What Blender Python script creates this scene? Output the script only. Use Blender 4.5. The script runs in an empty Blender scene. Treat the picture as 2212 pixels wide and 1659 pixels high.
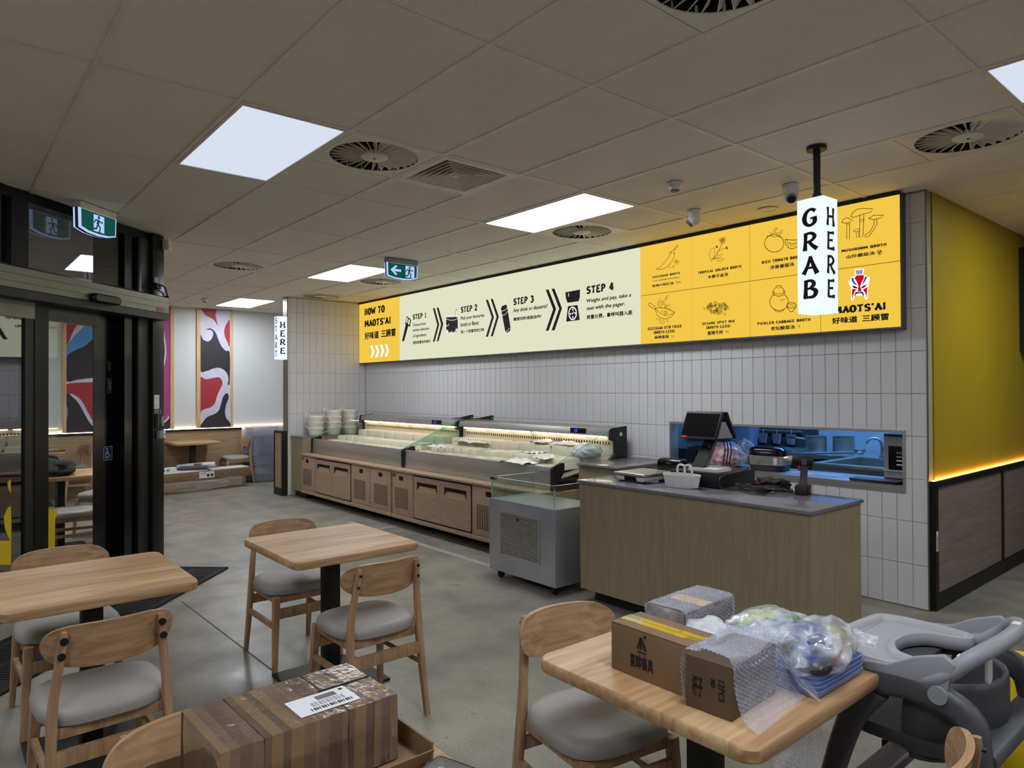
import bpy, bmesh, math, random
from mathutils import Vector, Matrix, noise
PI=math.pi; random.seed(7)
SC=bpy.context.scene; COL=SC.collection
# ---------------------------------------------------------------- camera, world, lights, exposure
CAMZ=1.5685; CEIL=2.971; WY=5.365; CX=-1.834; RX=-10.05; FX=-12.37
cam=bpy.data.cameras.new('camera'); camo=bpy.data.objects.new('camera',cam); COL.objects.link(camo)
cam.sensor_width=36; cam.sensor_fit='HORIZONTAL'; cam.lens=1490.2*36/2212; cam.clip_start=.05
_y,_p,_r=.871376,.0083637,-.0039766
_f=Vector((-math.sin(_y)*math.cos(_p),math.cos(_y)*math.cos(_p),math.sin(_p)))
_rt=Vector((math.cos(_y),math.sin(_y),0)); _u=_rt.cross(_f)
_R=_rt*math.cos(_r)+_u*math.sin(_r); _U=_u*math.cos(_r)-_rt*math.sin(_r)
camo.matrix_world=Matrix(((_R.x,_U.x,-_f.x,0),(_R.y,_U.y,-_f.y,0),(_R.z,_U.z,-_f.z,CAMZ),(0,0,0,1)))
SC.camera=camo
w=bpy.data.worlds.new('night'); SC.world=w; w.use_nodes=True
w.node_tree.nodes['Background'].inputs[0].default_value=(.02,.025,.05,1); w.node_tree.nodes['Background'].inputs[1].default_value=.25
SC.view_settings.view_transform='Standard'; SC.view_settings.look='None'; SC.view_settings.exposure=0.0; SC.view_settings.gamma=1
SC.view_settings.use_curve_mapping=False
LAMP=21.0; LAMP_NEAR=.95; SIGN=1.0; KITCHEN=5
SC.cycles.use_denoising=True; SC.cycles.max_bounces=9; SC.cycles.diffuse_bounces=5; SC.cycles.glossy_bounces=4
SC.cycles.transparent_max_bounces=24; SC.cycles.caustics_reflective=False; SC.cycles.caustics_refractive=False
SC.cycles.sample_clamp_indirect=2.5
# ---------------------------------------------------------------- materials
def lin(c):
    if isinstance(c,str): c=[int(c[i:i+2],16) for i in (0,2,4)]
    return tuple((x/255/12.92 if x<=10.3 else ((x/255+.055)/1.055)**2.4) for x in c)+(1,)
def nt(name):
    m=bpy.data.materials.new(name); m.use_nodes=True; t=m.node_tree; t.nodes.clear()
    o=t.nodes.new('ShaderNodeOutputMaterial')
    def N(k,**kw):
        n=t.nodes.new('ShaderNode'+k)
        for a,b in kw.items():
            if a.startswith('i_'): n.inputs[a[2:].replace('_',' ')].default_value=b
            else: setattr(n,a,b)
        return n
    return m,t,o,N,lambda a,b:t.links.new(a,b)
def obj_noise(N,L,scale,detail=3,stretch=None):
    tc=N('TexCoord'); n=N('TexNoise'); n.inputs['Scale'].default_value=scale; n.inputs['Detail'].default_value=detail
    if stretch:
        mp=N('Mapping'); mp.inputs['Scale'].default_value=stretch; L(tc.outputs['Object'],mp.inputs[0]); L(mp.outputs[0],n.inputs['Vector'])
    else: L(tc.outputs['Object'],n.inputs['Vector'])
    return n
def mixc(N,L,fac,a,b,lo=.35,hi=.65):
    r=N('ValToRGB'); r.color_ramp.elements[0].position=lo; r.color_ramp.elements[1].position=hi
    r.color_ramp.elements[0].color=a; r.color_ramp.elements[1].color=b; L(fac,r.inputs[0]); return r
def mat(name,c,rough=.5,metal=0,var=.06,scale=6,bump=0,bscale=60,stretch=None,spec=.5,coat=0):
    m,t,o,N,L=nt(name); c=lin(c); b=N('BsdfPrincipled'); L(b.outputs[0],o.inputs[0])
    n=obj_noise(N,L,scale,3,stretch)
    r=mixc(N,L,n.outputs[0],tuple(x*(1-var) for x in c[:3])+(1,),tuple(min(1,x*(1+var)) for x in c[:3])+(1,)); L(r.outputs[0],b.inputs['Base Color'])
    b.inputs['Roughness'].default_value=rough; b.inputs['Metallic'].default_value=metal; b.inputs['Specular IOR Level'].default_value=spec; b.inputs['Coat Weight'].default_value=coat
    if bump:
        k=obj_noise(N,L,bscale,3,stretch); bp=N('Bump'); bp.inputs['Strength'].default_value=bump; bp.inputs['Distance'].default_value=.004
        L(k.outputs[0],bp.inputs['Height']); L(bp.outputs[0],b.inputs['Normal'])
    return m
def wood(name,c1,c2,ax=0,scale=3,rough=.42,stave=0,staveax=1):
    m,t,o,N,L=nt(name); b=N('BsdfPrincipled'); L(b.outputs[0],o.inputs[0]); st=[14,14,14]; st[ax]=1.0
    n=obj_noise(N,L,scale,6,st); n.inputs['Distortion'].default_value=.6
    tc=N('TexCoord'); sp=N('SeparateXYZ'); L(tc.outputs['Object'],sp.inputs[0])
    fac=n.outputs[0]
    if stave:
        d=N('Math',operation='DIVIDE'); d.inputs[1].default_value=stave; L(sp.outputs[staveax],d.inputs[0]); f=N('Math',operation='FLOOR'); L(d.outputs[0],f.inputs[0])
        wn=N('TexWhiteNoise',noise_dimensions='1D'); L(f.outputs[0],wn.inputs['W']); mm=N('Math',operation='MULTIPLY_ADD'); mm.inputs[1].default_value=.22; L(wn.outputs[0],mm.inputs[0]); 
        s=N('Math',operation='SUBTRACT'); L(n.outputs[0],s.inputs[0]); s.inputs[1].default_value=.11; L(s.outputs[0],mm.inputs[2]); fac=mm.outputs[0]
    r=mixc(N,L,fac,lin(c1),lin(c2),.3,.7); L(r.outputs[0],b.inputs['Base Color']); b.inputs['Roughness'].default_value=rough
    bp=N('Bump'); bp.inputs['Strength'].default_value=.08; bp.inputs['Distance'].default_value=.002; L(n.outputs[0],bp.inputs['Height']); L(bp.outputs[0],b.inputs['Normal'])
    return m
def emis(name,c,s):
    m,t,o,N,L=nt(name); e=N('Emission'); e.inputs[0].default_value=lin(c); e.inputs[1].default_value=s; L(e.outputs[0],o.inputs[0]); return m
def glass(name,tint='FFFFFF',rough=.0,extra=0.0):
    m,t,o,N,L=nt(name); tr=N('BsdfTransparent'); tr.inputs[0].default_value=lin(tint); g=N('BsdfGlossy'); g.inputs['Roughness'].default_value=rough; g.inputs[0].default_value=(1,1,1,1)
    f=N('Fresnel'); ge=N('NewGeometry'); mr=N('MapRange'); mr.inputs[3].default_value=1.5; mr.inputs[4].default_value=1/1.5; L(ge.outputs['Backfacing'],mr.inputs[0]); L(mr.outputs[0],f.inputs[0]); a=N('Math',operation='ADD',use_clamp=True); a.inputs[1].default_value=extra; L(f.outputs[0],a.inputs[0])
    x=N('MixShader'); L(a.outputs[0],x.inputs[0]); L(tr.outputs[0],x.inputs[1]); L(g.outputs[0],x.inputs[2]); L(x.outputs[0],o.inputs[0]); return m
def film(name,c='E8ECF4',solid=.3,rough=.18,nscale=18,vary=.25,face=.45):
    m,t,o,N,L=nt(name); tr=N('BsdfTransparent'); b=N('BsdfPrincipled'); b.inputs['Base Color'].default_value=lin(c); b.inputs['Roughness'].default_value=rough
    n=obj_noise(N,L,nscale,5); ma=N('MapRange'); ma.inputs[1].default_value=.35; ma.inputs[2].default_value=.7; ma.inputs[3].default_value=solid-vary*.5; ma.inputs[4].default_value=solid+vary
    L(n.outputs[0],ma.inputs[0]); lw=N('LayerWeight'); lw.inputs[0].default_value=.25; ad=N('Math',operation='MULTIPLY_ADD',use_clamp=True); ad.inputs[1].default_value=face; L(lw.outputs['Facing'],ad.inputs[0]); L(ma.outputs[0],ad.inputs[2])
    bp=N('Bump'); bp.inputs['Strength'].default_value=.5; bp.inputs['Distance'].default_value=.01; L(n.outputs[0],bp.inputs['Height']); L(bp.outputs[0],b.inputs['Normal'])
    x=N('MixShader'); L(ad.outputs[0],x.inputs[0]); L(tr.outputs[0],x.inputs[1]); L(b.outputs[0],x.inputs[2]); L(x.outputs[0],o.inputs[0]); return m
def concrete():
    m,t,o,N,L=nt('polished_concrete'); b=N('BsdfPrincipled'); L(b.outputs[0],o.inputs[0])
    big=obj_noise(N,L,.9,6); r1=mixc(N,L,big.outputs[0],lin('7D786E'),lin('969085'),.3,.7)
    st=obj_noise(N,L,3.2,7); r2=mixc(N,L,st.outputs[0],(.72,.72,.72,1),(1.08,1.08,1.06,1),.34,.62)
    fine=obj_noise(N,L,130,2); r3=mixc(N,L,fine.outputs[0],(.55,.55,.55,1),(1.06,1.06,1.06,1),.36,.5)
    m1=N('MixRGB',blend_type='MULTIPLY'); m1.inputs[0].default_value=1; L(r1.outputs[0],m1.inputs[1]); L(r2.outputs[0],m1.inputs[2])
    m2=N('MixRGB',blend_type='MULTIPLY'); m2.inputs[0].default_value=.75; L(m1.outputs[0],m2.inputs[1]); L(r3.outputs[0],m2.inputs[2]); L(m2.outputs[0],b.inputs['Base Color'])
    rr=mixc(N,L,st.outputs[0],(.42,.42,.42,1),(.27,.27,.27,1),.3,.7); L(rr.outputs[0],b.inputs['Roughness']); b.inputs['Specular IOR Level'].default_value=.45
    return m
def pinhole():
    m,t,o,N,L=nt('mineral_fibre_tile'); b=N('BsdfPrincipled'); L(b.outputs[0],o.inputs[0]); b.inputs['Roughness'].default_value=.95; b.inputs['Specular IOR Level'].default_value=.1
    n=obj_noise(N,L,210,2); r=mixc(N,L,n.outputs[0],lin('A39D94'),lin('F0EAE0'),.30,.40)
    g=obj_noise(N,L,2.2,2); r2=mixc(N,L,g.outputs[0],(.95,.95,.95,1),(1,1,1,1)); mm=N('MixRGB',blend_type='MULTIPLY'); mm.inputs[0].default_value=1; L(r.outputs[0],mm.inputs[1]); L(r2.outputs[0],mm.inputs[2]); L(mm.outputs[0],b.inputs['Base Color'])
    return m
M={}
M['concrete']=concrete(); M['ceil']=pinhole()
M['tbar']=mat('ceiling_grid_metal','E4DED4',.45); M['void']=mat('dark_void','0A0A0B',.9)
M['tile']=mat('glazed_tile','D4D3D5',.3,var=.03,scale=2); M['grout']=mat('grout','A39A72',.9,bump=.2)
M['white_wall']=mat('white_paint','D2D4D4',.7,var=.012,scale=1.5,bump=.03); M['yellow_wall']=mat('yellow_paint','AA9016',.42,var=.05,scale=1.4)
M['black']=mat('black_powder_coat','0C0C0D',.5); M['black_gloss']=mat('black_gloss','09090C',.16); M['navy']=mat('dark_navy_film','05060D',.2)
M['lam']=mat('timber_laminate','A68C72',.5,var=.12,scale=5,stretch=(1,1,14)); M['lam2']=wood('oak_laminate','94785A','AC9170',1,2.5,.5)
M['lamdark']=wood('grey_oak_laminate','6E5F54','85756A',1,2.5,.5); M['beige']=mat('beige_laminate','92846A',.5,var=.09,scale=4,stretch=(12,12,.8))
M['steel']=mat('brushed_steel','BFBCB8',.36,.78,var=.08,scale=3,stretch=(1,1,30)); M['steel_b']=mat('brushed_steel_case','B6B8C2',.42,.85,var=.14,scale=2.2); M['alu']=mat('bronze_aluminium','77766B',.38,.75,var=.05)
M['dalu']=mat('dark_aluminium','2A2A2A',.32,.7,var=.05); M['top']=wood('rubberwood_top','A57E57','CFAC82',1,2.6,.46,.075,0); M['top2']=wood('rubberwood_top_edge','8A6340','B88C5E',1,2.6,.38,.075,0)
M['chair']=wood('chair_timber','8C6A4E','B8946F',2,3.2,.45); M['chairback']=wood('chair_back_ply','8E6A4C','BE9872',1,3.0,.42); M['vinyl']=mat('grey_vinyl','97928C',.5,var=.04,bump=.06,bscale=300)
M['stone']=mat('grey_stone_top','77747B',.12,var=.05,scale=40); M['cream']=mat('cream_melamine','DAD4BA',.3,var=.02); M['white']=mat('white_plastic','DEDEDC',.35,var=.02); M['bowl']=mat('ivory_plastic','F0ECDF',.35,var=.02)
M['grey']=mat('grey_plastic','8A8B91',.5,var=.03); M['dgrey']=mat('dark_grey_plastic','46464B',.5,var=.04,bump=.05); M['tray']=mat('pale_grey_tray','A2A3A8',.45,var=.03)
M['card']=mat('brown_cardboard','7E6347',.75,var=.07,scale=5,bump=.1); M['cardd']=mat('dark_cardboard','5F4B39',.7,var=.08); M['tape']=mat('glossy_packing_tape','7A6248',.2,var=.1,scale=9,bump=.75,bscale=24,coat=1); M['tape2']=mat('mauve_packing_tape','6B5548',.18,var=.1,scale=9,bump=.75,bscale=26,coat=1); M['tape3']=mat('dark_packing_tape','5B4A3C',.18,var=.1,scale=9,bump=.75,bscale=30,coat=1)
M['ytape']=mat('yellow_printed_tape','D9A520',.3,var=.12,scale=30); M['print']=mat('black_print','171412',.8); M['paper']=mat('white_paper','D6D6DA',.6)
M['sgreen']=mat('green_plastic','3FBF2C',.5); M['red']=mat('red_plastic','C01F2A',.4); M['yplast']=mat('yellow_plastic','D8B90A',.5); M['blue']=mat('blue_plastic','7C93CC',.4,var=.04)
M['glass']=glass('clear_glass','F4FAF7',.0); M['gedge']=mat('glass_edge','8FC9B8',.1); M['gtint']=glass('greenish_glass','E6F3EA',.0); M['gleaf']=glass('reflective_door_glass','8E9098',.0,.22); M['gdoor']=glass('door_glass','B9BBC2',.0,.04); M['gdark']=glass('dark_tinted_glass','5A5C66',.0,.06)
M['clearplastic']=film('clear_tub_plastic','A9B3D2',.5,.14,3,.06,.3); M['film']=film('stretch_film','E6E8EE',.22,.16,14,.3); M['film2']=film('tub_stretch_film','DDE2F0',.12,.12,4.5,.14,.25); M['bag']=film('clear_bag_plastic','E4E7EE',.2,.12,16,.35); M['bubble']=film('bubble_wrap','CDD2E6',.25,.08,60,.05,.22); M['wbag']=film('frosted_bag','DADDE6',.6,.3,14,.3)
M['tissue']=mat('white_tissue','E6E3DA',.9); M['lcd']=emis('blue_display',(40,60,255),1.6)
M['lamp']=emis('led_panel',(240,247,255),LAMP); M['lampnear']=emis('led_panel_dim',(221,229,247),LAMP_NEAR); M['warm']=emis('warm_led',(255,222,190),11.0); M['amber']=emis('amber_led',(255,178,80),14.0)
M['ysign']=emis('yellow_backlit_acrylic',(244,200,72),SIGN); M['csign']=emis('cream_backlit_acrylic',(226,227,198),SIGN); M['wsign']=emis('white_backlit_acrylic',(228,238,255),1.15)
M['gsign']=emis('exit_green',(22,88,74),.8); M['exitw']=emis('exit_white',(185,205,250),1.0); M['ink']=mat('sign_ink','15110F',.8); M['ink2']=mat('sign_ink_navy','1B1823',.8); M['brown']=mat('sign_ink_brown','5E430E',.9); M['inkw']=emis('sign_white',(250,250,250),1.0); M['inkr']=emis('sign_red',(225,10,45),.8); M['inkb']=emis('sign_blue',(62,110,190),.8)
M['murw']=mat('mural_lilac','CBC6DA',.6); M['murk']=mat('mural_black','29252B',.55); M['murr']=mat('mural_red','A12B36',.55); M['murp']=mat('mural_magenta','AB3A80',.55); M['murb']=mat('mural_blue','4C8FC8',.55)
M['pine']=wood('pine_batten','C09A68','DBBA8A',2,3,.5); M['rubber']=mat('black_rubber','0D0D0E',.85,bump=.3,bscale=90); M['casing']=mat('grey_sign_casing','5A5A5C',.45,.3)
M['kwall']=mat('kitchen_wall','B9C4D2',.45); M['joint']=mat('floor_joint_filler','9A968C',.5); M['jointd']=mat('floor_saw_cut','55524C',.7)
# ---------------------------------------------------------------- mesh helpers
class B:
    def __init__(s): s.v=[]; s.f=[]; s.k=[]; s.sm=[]
    def add(s,vs,fs,k=0,sm=False):
        n=len(s.v); s.v+=[tuple(p) for p in vs]; s.f+=[tuple(n+i for i in f) for f in fs]; s.k+=[k]*len(fs); s.sm+=[sm]*len(fs); return s
    def box(s,x0,y0,z0,x1,y1,z1,k=0):
        return s.add([(x0,y0,z0),(x1,y0,z0),(x1,y1,z0),(x0,y1,z0),(x0,y0,z1),(x1,y0,z1),(x1,y1,z1),(x0,y1,z1)],[(0,3,2,1),(4,5,6,7),(0,1,5,4),(1,2,6,5),(2,3,7,6),(3,0,4,7)],k)
    def hexa(s,p,k=0): return s.add(p,[(0,3,2,1),(4,5,6,7),(0,1,5,4),(1,2,6,5),(2,3,7,6),(3,0,4,7)],k)
    def loft(s,rings,cap=(1,1),k=0,sm=True,closed=True):
        n=len(rings[0]); vs=[p for r in rings for p in r]; fs=[]
        for i in range(len(rings)-1):
            for j in range(n if closed else n-1):
                a=i*n+j; b=i*n+(j+1)%n; fs.append((a,b,b+n,a+n))
        if cap[0]: fs.append(tuple(range(n-1,-1,-1)))
        if cap[1]: fs.append(tuple((len(rings)-1)*n+j for j in range(n)))
        return s.add(vs,fs,k,sm)
    def tube(s,pts,r,n=8,k=0,cap=(1,1),flat=1.0,up=None):
        pts=[Vector(p) for p in pts]; rings=[]; prev=None
        for i,p in enumerate(pts):
            t=((pts[i+1] if i<len(pts)-1 else p)-(pts[i-1] if i else p)).normalized()
            if prev is None:
                a=Vector(up) if up else (Vector((0,0,1)) if abs(t.z)<.9 else Vector((1,0,0))); x=t.cross(a).normalized()
            else: x=(prev-t*prev.dot(t)).normalized()
            prev=x; y=t.cross(x); rr=r[i] if isinstance(r,(list,tuple)) else r
            rings.append([p+x*rr*math.cos(2*PI*j/n)+y*rr*flat*math.sin(2*PI*j/n) for j in range(n)])
        return s.loft(rings,cap,k)
    def cyl(s,p0,p1,r0,r1=None,n=20,k=0,cap=(1,1)): return s.tube([p0,p1],[r0,r0 if r1 is None else r1],n,k,cap)
    def lathe(s,prof,n=24,c=(0,0,0),k=0,cap=(0,0),sx=1,sy=1):
        return s.loft([[(c[0]+sx*r*math.cos(2*PI*j/n),c[1]+sy*r*math.sin(2*PI*j/n),c[2]+z) for j in range(n)] for r,z in prof],cap,k)
    def prism(s,pts,fn,k=0,sm=False): return s.loft([[fn(p,0) for p in pts],[fn(p,1) for p in pts]],(1,1),k,sm)
def rrect(wd,dp,r,n=4,cx=0,cy=0):
    o=[]
    for (sx,sy,a0) in ((1,1,0),(-1,1,90),(-1,-1,180),(1,-1,270)):
        for i in range(n+1):
            a=math.radians(a0+90*i/n); o.append((cx+sx*(wd/2-r)+r*math.cos(a),cy+sy*(dp/2-r)+r*math.sin(a)))
    return o
def catmull(pts,n=5,closed=True):
    o=[]; N=len(pts)
    for i in range(N if closed else N-1):
        p=[pts[(i+d)%N] if closed else pts[min(max(i+d,0),N-1)] for d in (-1,0,1,2)]
        for j in range(n):
            t=j/n; o.append(tuple(.5*((2*p[1][c])+(-p[0][c]+p[2][c])*t+(2*p[0][c]-5*p[1][c]+4*p[2][c]-p[3][c])*t*t+(-p[0][c]+3*p[1][c]-3*p[2][c]+p[3][c])*t**3) for c in range(len(pts[0]))))
    if not closed: o.append(tuple(pts[-1]))
    return o
def build(name,b,m,parent=None,bev=0,auto=40,seg=2,loc=None):
    me=bpy.data.meshes.new(name); me.from_pydata(b.v,[],b.f)
    ms=m if isinstance(m,(list,tuple)) else [m]
    for x in ms: me.materials.append(M[x] if isinstance(x,str) else x)
    if len(ms)>1: me.polygons.foreach_set('material_index',b.k)
    me.polygons.foreach_set('use_smooth',b.sm)
    if bev:
        bm=bmesh.new(); bm.from_mesh(me); es=[e for e in bm.edges if len(e.link_faces)==2 and e.calc_face_angle(0)>.6]
        bmesh.ops.bevel(bm,geom=es,offset=bev,segments=seg,affect='EDGES',profile=.6,clamp_overlap=True); bm.to_mesh(me); bm.free()
        me.polygons.foreach_set('use_smooth',[True]*len(me.polygons)); me.set_sharp_from_angle(angle=math.radians(50))
    elif any(b.sm): me.set_sharp_from_angle(angle=math.radians(auto))
    o=bpy.data.objects.new(name,me); COL.objects.link(o)
    if parent: o.parent=parent
    if loc: o.location=loc
    return o
def share(src,parent=None,loc=None,rot=None):
    o=src.copy(); COL.objects.link(o)
    if parent is not None: o.parent=parent
    if loc is not None: o.location=loc
    if rot is not None: o.rotation_euler=rot
    return o
def tag(o,label,cat,group=None,kind=None):
    o['label']=label; o['category']=cat
    if group: o['group']=group
    if kind: o['kind']=kind
    return o
def thing(name,label,cat,loc=(0,0,0),rz=0,group=None):
    o=bpy.data.objects.new(name,None); COL.objects.link(o); o.empty_display_size=.1; o.location=loc; o.rotation_euler=(0,0,rz); return tag(o,label,cat,group)
def struct(o): o['kind']='structure'; return o
def copy_tree(o,parent=None):
    c=o.copy(); COL.objects.link(c)
    if parent: c.parent=parent
    for ch in list(o.children): copy_tree(ch,c)
    return c
def dup(root,label,loc,rz=0,group=None):
    c=copy_tree(root); c.location=loc; c.rotation_euler=(0,0,rz); c['label']=label
    if group: c['group']=group
    return c
_FT={}
def text(body,x0,x1,z0,z1,fn,m,parent,style=0,th=.0015,name='lettering'):
    if style==0: return brush_line(body,x0,x1,z0,z1,fn,m,parent,th,name)
    c=bpy.data.curves.new('t','FONT'); c.body=body; c.size=1; c.resolution_u=2
    if style==1: c.shear=.15
    o=bpy.data.objects.new('t',c); me=o.to_mesh(); vs=[v.co.copy() for v in me.vertices]; fs=[tuple(p.vertices) for p in me.polygons]; o.to_mesh_clear(); bpy.data.objects.remove(o); bpy.data.curves.remove(c)
    if not vs: return None
    ax=min(v.x for v in vs); bx=max(v.x for v in vs); ay=min(v.y for v in vs); by=max(v.y for v in vs); b=B(); sx=(x1-x0)/(bx-ax); sz=(z1-z0)/(by-ay)
    e={1:.034,2:.042}[style]
    for k,(dx,dy) in enumerate(((0,0),(e,0),(-e,0),(0,e*.8),(0,-e*.8))): b.add([fn((x0+sx*(v.x-ax+dx),z0+sz*(v.y-ay+dy)),th+.00006*k) for v in vs],fs)
    return build(name,b,m,parent)
def ribbon(b,pts,wd,fn,h,k=0):
    P=[Vector(p) for p in pts]; Lf=[];Rt=[]
    for i,p in enumerate(P):
        t=(P[min(i+1,len(P)-1)]-P[max(i-1,0)])
        if t.length<1e-9: t=Vector((1,0))
        t.normalize(); n=Vector((-t.y,t.x))*wd/2; Lf.append(fn(p+n,h)); Rt.append(fn(p-n,h))
    n=len(P); b.add(Lf+Rt,[(i,i+1,n+i+1,n+i) for i in range(n-1)],k)
# brush style capital letters: strokes (x,y,width) in a unit box
BRUSH={'G':[[(.86,.80,.26),(.6,.93,.2),(.3,.82,.24),(.14,.5,.3),(.22,.2,.26),(.5,.06,.2),(.8,.2,.26),(.82,.42,.3)],[(.52,.44,.12),(.96,.46,.18)]],
'R':[[(.22,.98,.26),(.2,.5,.22),(.16,.0,.3)],[(.1,.9,.18),(.55,.94,.2),(.8,.76,.26),(.62,.54,.2),(.25,.46,.16)],[(.42,.5,.2),(.66,.25,.24),(.96,.04,.3)]],
'A':[[(.52,.98,.2),(.32,.45,.22),(.06,.02,.3)],[(.5,.98,.22),(.7,.5,.24),(.96,.0,.32)],[(.22,.34,.14),(.78,.36,.18)]],
'B':[[(.22,.98,.26),(.2,.5,.24),(.18,.02,.3)],[(.1,.92,.18),(.55,.95,.2),(.74,.76,.26),(.5,.55,.18),(.25,.52,.14)],[(.5,.55,.18),(.86,.36,.3),(.72,.08,.24),(.3,.05,.18),(.08,.05,.24)]],
'H':[[(.18,1,.26),(.2,.5,.2),(.14,0,.3)],[(.82,1,.26),(.8,.5,.2),(.86,0,.3)],[(.2,.5,.16),(.8,.52,.18)]],
'E':[[(.24,.98,.26),(.22,.5,.22),(.2,.02,.28)],[(.12,.92,.18),(.5,.92,.16),(.9,.97,.24)],[(.24,.5,.14),(.74,.54,.2)],[(.12,.06,.2),(.5,.06,.18),(.94,.1,.3)]],
'S':[[(.88,.8,.26),(.6,.93,.18),(.26,.84,.22),(.2,.64,.26),(.5,.5,.22),(.8,.36,.28),(.72,.12,.24),(.4,.05,.18),(.1,.16,.26)]],
'T':[[(.04,.9,.24),(.5,.9,.18),(.96,.94,.24)],[(.5,.9,.22),(.52,.45,.2),(.48,0,.3)]]}
def brush(b,ch,x0,x1,z0,z1,fn,h,bold=1.05):
    for k,st in enumerate(BRUSH[ch]):
        p=catmull([(a,c,d) for a,c,d in st],5,False); n=len(p); L_=[];R_=[]; sx=(x1-x0); sz=(z1-z0)
        for i,(a,c,d) in enumerate(p):
            q0=p[max(i-1,0)]; q1=p[min(i+1,n-1)]; t=Vector((q1[0]-q0[0],(q1[1]-q0[1])*sz/sx)).normalized(); nx,nz=-t.y*d/2*bold,t.x*d/2*bold*min(sx/sz,.75)
            L_.append(fn((x0+sx*(a+nx),z0+sz*(c+nz)),h+.0002*k)); R_.append(fn((x0+sx*(a-nx),z0+sz*(c-nz)),h+.0002*k))
        b.add(L_+R_,[(i,i+1,n+i+1,n+i) for i in range(n-1)])

BRUSH.update({
'C':[[(.9,.78,.26),(.62,.94,.18),(.28,.8,.24),(.16,.5,.28),(.26,.18,.24),(.58,.05,.2),(.92,.2,.26)]],
'D':[[(.2,.98,.26),(.2,.5,.22),(.18,.02,.28)],[(.08,.93,.18),(.55,.9,.22),(.86,.55,.28),(.66,.16,.24),(.08,.06,.2)]],
'F':[[(.24,.98,.26),(.22,.5,.22),(.18,.0,.3)],[(.1,.92,.2),(.5,.92,.16),(.94,.96,.24)],[(.24,.5,.14),(.76,.53,.2)]],
'I':[[(.5,1,.5),(.5,.5,.42),(.5,0,.54)]],
'K':[[(.2,1,.26),(.2,.5,.22),(.16,0,.28)],[(.86,.97,.26),(.5,.62,.2),(.24,.46,.14)],[(.36,.56,.18),(.62,.3,.24),(.94,.02,.3)]],
'L':[[(.26,1,.28),(.24,.5,.22),(.22,.06,.26)],[(.1,.07,.2),(.5,.07,.18),(.94,.12,.28)]],
'M':[[(.12,0,.22),(.16,.5,.18),(.2,.98,.22)],[(.2,.96,.2),(.36,.6,.18),(.5,.28,.2)],[(.8,.96,.2),(.64,.6,.18),(.5,.28,.2)],[(.88,0,.24),(.84,.5,.2),(.8,.98,.22)]],
'N':[[(.16,0,.24),(.18,.5,.2),(.2,.98,.24)],[(.2,.96,.24),(.5,.5,.22),(.82,.04,.26)],[(.84,1,.24),(.82,.5,.18),(.82,.02,.2)]],
'O':[[(.54,.95,.2),(.22,.8,.26),(.13,.5,.3),(.22,.2,.26),(.5,.05,.2),(.78,.2,.26),(.87,.5,.3),(.78,.8,.26),(.46,.95,.2)]],
'P':[[(.22,.98,.26),(.2,.5,.22),(.18,.0,.3)],[(.08,.92,.18),(.55,.94,.2),(.84,.72,.28),(.6,.48,.2),(.22,.42,.16)]],
'U':[[(.16,1,.26),(.16,.5,.22),(.28,.14,.26),(.52,.05,.22),(.76,.16,.24),(.84,.5,.2),(.86,1,.24)]],
'V':[[(.06,1,.28),(.28,.5,.22),(.5,.03,.24)],[(.96,1,.26),(.74,.5,.2),(.5,.03,.22)]],
'W':[[(.03,1,.2),(.14,.5,.17),(.26,.03,.2)],[(.5,.8,.18),(.38,.4,.16),(.26,.03,.2)],[(.5,.8,.18),(.62,.4,.16),(.74,.03,.2)],[(.97,1,.2),(.86,.5,.17),(.74,.03,.2)]],
'X':[[(.08,1,.28),(.5,.5,.22),(.92,0,.3)],[(.94,1,.26),(.5,.5,.2),(.06,0,.28)]],
'Y':[[(.06,1,.26),(.28,.7,.22),(.5,.46,.2)],[(.94,1,.26),(.72,.7,.2),(.5,.44,.2)],[(.5,.5,.22),(.5,.25,.2),(.48,0,.28)]],
'Z':[[(.08,.92,.22),(.5,.92,.18),(.92,.94,.2)],[(.9,.92,.2),(.5,.5,.2),(.1,.08,.22)],[(.06,.08,.2),(.5,.07,.18),(.96,.1,.26)]],
"'":[[(.5,1.02,.7),(.4,.85,.6),(.2,.7,.3)]],'-':[[(.1,.5,.3),(.9,.52,.32)]],
'(':[[(.85,1.05,.3),(.4,.7,.4),(.35,.35,.4),(.85,-.05,.3)]],')':[[(.15,1.05,.3),(.6,.7,.4),(.65,.35,.4),(.15,-.05,.3)]],
'1':[[(.5,1,.3),(.5,.5,.28),(.5,.02,.32)],[(.5,.97,.24),(.2,.82,.24)],[(.14,.05,.2),(.86,.06,.22)]],
'2':[[(.12,.74,.24),(.3,.93,.2),(.6,.94,.22),(.8,.74,.26),(.6,.46,.22),(.12,.08,.2)],[(.1,.07,.2),(.5,.06,.2),(.94,.12,.26)]],
'3':[[(.12,.86,.22),(.45,.95,.2),(.8,.78,.26),(.42,.54,.18)],[(.42,.54,.18),(.84,.36,.28),(.7,.1,.24),(.4,.04,.2),(.08,.14,.24)]],
'4':[[(.62,1,.24),(.3,.6,.2),(.08,.3,.22)],[(.06,.3,.2),(.5,.3,.18),(.96,.34,.22)],[(.66,.98,.26),(.66,.5,.24),(.66,0,.3)]],
'0':[[(.5,.94,.2),(.2,.7,.24),(.2,.3,.24),(.5,.06,.2),(.8,.3,.24),(.8,.7,.24),(.5,.94,.2)]]})
ADV={'I':.42,"'":.3,' ':.5,'(':.4,')':.4,'-':.5,'1':.6,'M':1.15,'W':1.15}
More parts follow.
